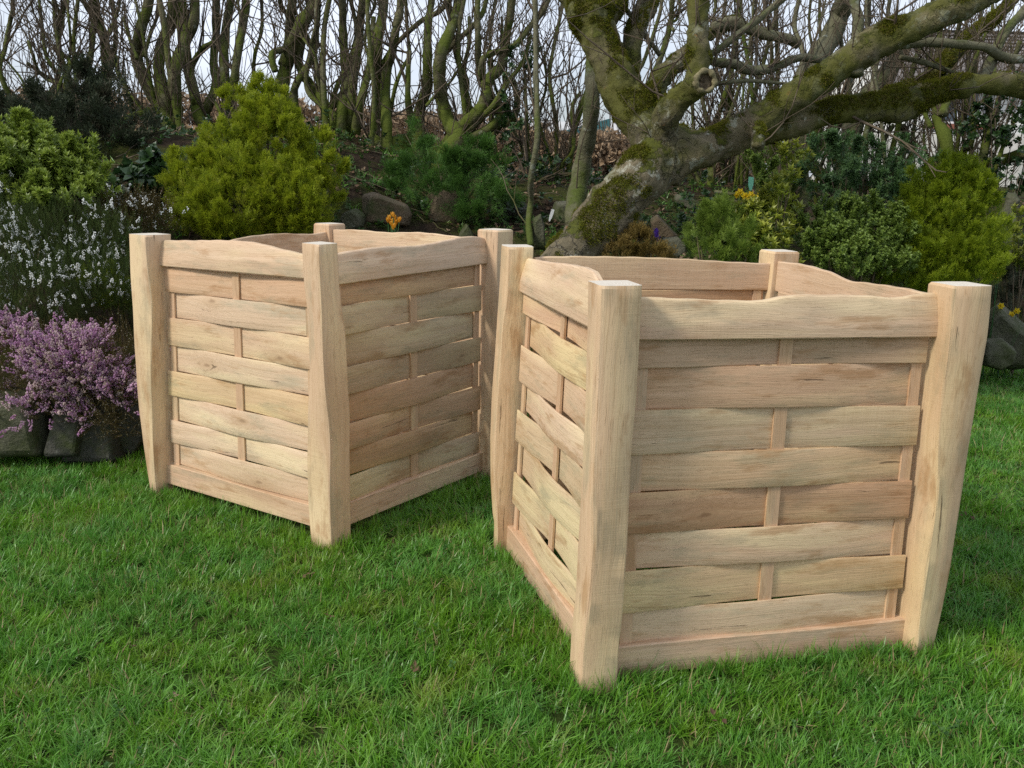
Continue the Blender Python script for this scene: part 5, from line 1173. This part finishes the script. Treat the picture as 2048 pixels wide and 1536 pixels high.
plate('plant_tag','small white plant tag leaning in the soil right of the sapling',1104,426,5.1,6,15,flat('white_plastic',(.7,.7,.68),.4,.4,30,.05),'plant tag',.35)
# mossy stone animal
def animal():
    d=6.0; b=W(2006,492,d); t=thing('stone_animal','small moss-covered stone figure of a seated animal at the right edge','statue',b)
    u=1/FPX*d; pt=lambda x,y,dy=0: W(x,y,d+dy)
    V=[];F=[]
    tube(catmull([pt(2004,490,.02),pt(2006,465,.02),pt(2012,440,.0),pt(2017,420,-.02),pt(2022,405,-.03)],14),np.interp(np.linspace(0,1,14),[0,.3,.6,.8,1],[17,21,17,11,11])*u,14,.07,3,V=V,F=F)
    tube(catmull([pt(2014,398,.0),pt(2022,398,-.02),pt(2030,402,-.05),pt(2038,405,-.07)],8),np.array([9,12.5,13,12,10,8,6.5,5])*u,12,.06,5,V=V,F=F)
    for (x,y) in ((2017,388),(2029,388)): tube([pt(x,y+6),pt(x,y),pt(x,y-5)],np.array([5,4,1.2])*u,8,V=V,F=F)
    for dx in (0,12): tube(catmull([pt(2012+dx,430,-.03),pt(2014+dx,458,-.07),pt(2013+dx,482,-.08),pt(2018+dx,489,-.11)],10),np.array([7,7,6.5,6,5.5,5.5,5.5,6,6,5])*u,10,.05,2,V=V,F=F)
    for s in (-1,1): tube([pt(2000+s*6,480,.03*s-.02),pt(2003+s*6,470,-.03),pt(2012+s*6,486,-.08)],np.array([9,12,6])*u,10,.05,4,V=V,F=F)
    tmp=mk('tmp',V,F,None); m=tmp.modifiers.new('r','REMESH'); m.mode='VOXEL'; m.voxel_size=.006; m=tmp.modifiers.new('s','SMOOTH'); m.iterations=3
    ev=tmp.evaluated_get(bpy.context.evaluated_depsgraph_get()); me=ev.to_mesh(); VV=[tuple(v.co) for v in me.vertices]; FF=[tuple(p.vertices) for p in me.polygons]; ev.to_mesh_clear(); bpy.data.objects.remove(tmp)
    mk('body',VV,FF,ROCKG,t)
    g=float(bz(b[0],b[1])); V,F=tube([[b[0],b[1],min(g,b[2])-.05],[b[0],b[1],b[2]-.02],[b[0],b[1],b[2]+.005]],[.10,.09,.075],12,.05,1); mk('base',V,F,ROCKG,t)
animal()
# ------------------------------------------------------------ beyond the bank
BEECH=leafmat('dry_beech_leaf',(.36,.25,.15),(.50,.38,.26),.3,.7,.1,c3=(.20,.14,.09))
bl=srccoll('dry_beech_leaves',[litterleaf(300+i,BEECH,.075,.05) for i in range(5)])
hx=11.5; t=thing('beech_hedge','long brown clipped hedge with dry leaves beyond the bank','hedge',(0,hx,.8))
n_=15000; P=np.stack([RNG.uniform(-7.2,2.9,n_),RNG.uniform(hx-.35,hx+.4,n_),RNG.uniform(.8,1,n_)],-1)
top=np.interp(P[:,0],[-7,-3,-1,0,.5,2.9],[1.85,1.85,1.72,1.62,1.55,1.5])+.06*hsh(P[:,0]*4,P[:,0]*9,1); P[:,2]=.85+(top-.85)*RNG.uniform(0,1,n_)**.8
scatter('foliage',P,RNG.normal(0,1,(n_,3)),RNG.uniform(.7,1.5,n_),bl,t)
V=[];F=[]
for k in range(900):
    x=random.uniform(-7.2,2.9); y=random.uniform(hx-.35,hx+.35); a=np.array([x,y,.8]); e=a+np.array([random.uniform(-.3,.3),random.uniform(-.1,.1),random.uniform(.6,1.15)]); tube([a,(a+e)/2+rv(random)*.05,e],[.009,.006,.003],3,caps=False,V=V,F=F)
tag(mk('twigs',V,F,BARKT,t),kind='stuff')
def boxm(V,F,x0,x1,y0,y1,z0,z1):
    b=len(V); V+=[[x,y,z] for z in (z0,z1) for (x,y) in ((x0,y0),(x1,y0),(x1,y1),(x0,y1))]
    F+=[(b,b+3,b+2,b+1),(b+4,b+5,b+6,b+7)]+[(b+i,b+(i+1)%4,b+4+(i+1)%4,b+4+i) for i in range(4)]
def bx(name,a,mat,parent):
    V=[];F=[]; boxm(V,F,*a); return mk(name,V,F,mat,parent,False)
# green shed: ribbed wall, pale roof
sd=16.; gz=.8
L_=W(962,300,sd)[0]; R_=W(1010,300,sd)[0]; tz=W(985,283,sd)[2]
SHG=flat('green_metal',(.07,.17,.14),.5,.4,3,.1); PAL=flat('pale_roof_sheet',(.55,.54,.52),.6,.3,3,.08); CRE=flat('pale_timber',(.55,.50,.40),.7,.2,10,.15)
t=thing('garden_shed','green ribbed metal shed behind the brown hedge','shed',((L_+R_)/2,sd+1,gz))
bx('wall',(L_,R_,sd,sd+1.6,gz,tz),SHG,t)
V=[];F=[]
for k in range(9): xx=L_+(R_-L_)*(k+.3)/9; boxm(V,F,xx,xx+.014,sd-.02,sd-.002,gz,tz-.01)
tag(mk('rib',V,F,SHG,t,False),kind='stuff'); bx('roof',(L_-.06,R_+.06,sd-.08,sd+1.7,tz,tz+.05),PAL,t)
bx('door_post',(R_,R_+.07,sd-.02,sd+.06,gz,tz-.02),CRE,t)
t=thing('outbuilding','long outbuilding with a pale low roof and teal gable beyond the hedge','building',(W(1100,250,20)[0],22,gz))
x0,x1=W(960,250,20)[0],W(1300,250,20)[0]; ze=W(1080,268,20)[2]; zr=W(1080,236,20)[2]
TEAL=flat('teal_boards',(.05,.15,.16),.6,.3,3,.1)
bx('wall',(x0,x1,20,24,gz,ze),CRE,t)
V=[[x0-.2,19.8,ze],[x1+.2,19.8,ze],[x1+.2,22,zr],[x0-.2,22,zr],[x0-.2,24.2,ze],[x1+.2,24.2,ze],[x0-.2,19.8,ze-.08],[x1+.2,19.8,ze-.08]]; mk('roof',V,[(0,1,2,3),(3,2,5,4),(6,7,1,0)],PAL,t,False)
xa,xb=W(1085,250,19)[0],W(1215,250,19)[0]; V=[[xa,19,ze-.35],[xb,19,ze-.35],[xb,19,zr-.06],[xa,19,ze-.1],[xa,19.7,ze-.35],[xb,19.7,ze-.35],[xb,19.7,zr-.06],[xa,19.7,ze-.1]]
mk('gable',V,[(0,1,2,3),(7,6,5,4),(0,3,7,4),(1,5,6,2),(3,2,6,7),(0,4,5,1)],TEAL,t,False)
bx('gable_wall',(xa+.05,xb-.05,19.1,19.9,gz,ze-.35),CRE,t)
# white house on the right
hd=25.; WHT=flat('white_render',(.80,.80,.76),.8,.2,2,.05,.2)
def slatemat():
    n=N('roof_slate'); p=n.pos(); r=n.objrand(); a=n.mix(n.rng(n.noise(p,3.,5),.3,.7),(.17,.15,.14),(.25,.22,.20)); return n.done(n.pr(n.mix(n.math('MULTIPLY',r,.4),a,(.12,.12,.12)),.7,n.bump(n.noise(p,40.,4),.4,.01)))
SLT=slatemat()
X=lambda px,py=200:W(px,py,hd)[0]; Zf=lambda px,py:W(px,py,hd)[2]
hxl,hxr=X(1795),X(2300); yf=W(1900,200,hd)[1]; ze=Zf(1900,176); zg=.2
t=thing('house','white rendered house with slate roof behind the hedge at the right','house',((hxl+hxr)/2,yf+3,zg))
bx('wall',(hxl,hxr,yf,yf+6,zg,ze),WHT,t)
# roof: courses of slates as stepped strips
V=[];F=[]; zt=Zf(1900,50)+.25; nco=16; yr=yf+3
for k in range(nco):
    a=k/nco; b=(k+1)/nco
    if k<10:
        nS=18
        for j in range(nS):
            xx0=hxl-.25+(hxr-hxl+.5)*(j+(.5 if k%2 else 0)*.98-.25)/nS; xx1=xx0+(hxr-hxl+.5)/nS*.98; xx0=max(xx0,hxl-.25); xx1=min(xx1,hxr+.25)
            y0=yf-.35+(yr-yf+.35)*a; y1=yf-.35+(yr-yf+.35)*(b+.02); z0=ze-.08+(zt-ze)*a+.03; z1=ze-.08+(zt-ze)*(b+.02)+.005; q=random.uniform(0,.012)
            bb=len(V); V+=[[xx0,y0,z0+q],[xx1,y0,z0+q],[xx1,y1,z1],[xx0,y1,z1],[xx0,y0,z0-.03],[xx1,y0,z0-.03]]; F+=[(bb,bb+1,bb+2,bb+3),(bb+4,bb+5,bb+1,bb)]
    else:
        bb=len(V); y0=yf-.35+(yr-yf+.35)*a; y1=yf-.35+(yr-yf+.35)*b; z0=ze-.08+(zt-ze)*a+.03; z1=ze-.08+(zt-ze)*b
        V+=[[hxl-.25,y0,z0],[hxr+.25,y0,z0],[hxr+.25,y1,z1],[hxl-.25,y1,z1]]; F+=[(bb,bb+1,bb+2,bb+3)]
rf=mk('roof',V,F,SLT,t,False); rf['kind']='stuff'
V=[[hxl-.25,yr,zt],[hxr+.25,yr,zt],[hxr+.25,yf+6.35,ze-.08],[hxl-.25,yf+6.35,ze-.08]]; mk('rear_roof',V,[(0,1,2,3)],SLT,t,False)
V=[[hxl,yf,ze],[hxl,yr,zt-.1],[hxl,yf+6,ze]]; mk('gable',V,[(0,1,2)],WHT,t,False)
GLS=flat('window_glass',(.05,.07,.09),.08,.6,1,.1,0.); PVC=flat('white_window_frame',(.8,.8,.8),.4,.4,10,.03,0.); TERR=flat('terracotta_sill',(.30,.12,.08),.8,.2,20,.2)
wx0,wx1=X(1880),X(1958); wz0,wz1=Zf(1915,247),Zf(1915,182)
fr=bx('window',(wx0,wx1,yf-.05,yf+.05,wz0,wz1),PVC,t)
w3=(wx1-wx0)/2
for k in range(2):
    a=(wx0+w3*k+.05,wx0+w3*(k+1)-.05,yf-.058,yf-.052,wz0+.06,wz1-.06); V=[];F=[]; boxm(V,F,*a); o=mk('pane',V,F,GLS,None,False); o.parent=fr; o.location=-Vector(t.location)-fr.location
bx('sill',(wx0-.25,wx1+.35,yf-.14,yf+.02,wz0-.13,wz0-.02),TERR,t)
bx('drainpipe',(X(1968),X(1976),yf-.14,yf-.04,zg,ze),flat('grey_drainpipe',(.16,.17,.20),.5,.4),t)
# low pale wall left of the house
WST=flat('pale_stone_wall',(.62,.60,.54),.85,.2,4,.25,.8)
o=bx('garden_wall',(W(1640,280,21)[0],W(2300,280,21)[0],W(1700,280,21)[1],W(1700,280,21)[1]+.35,.4,W(1750,262,21)[2]),WST,None); tag(o,'pale weathered garden wall seen between the hedge stems left of the house','wall')
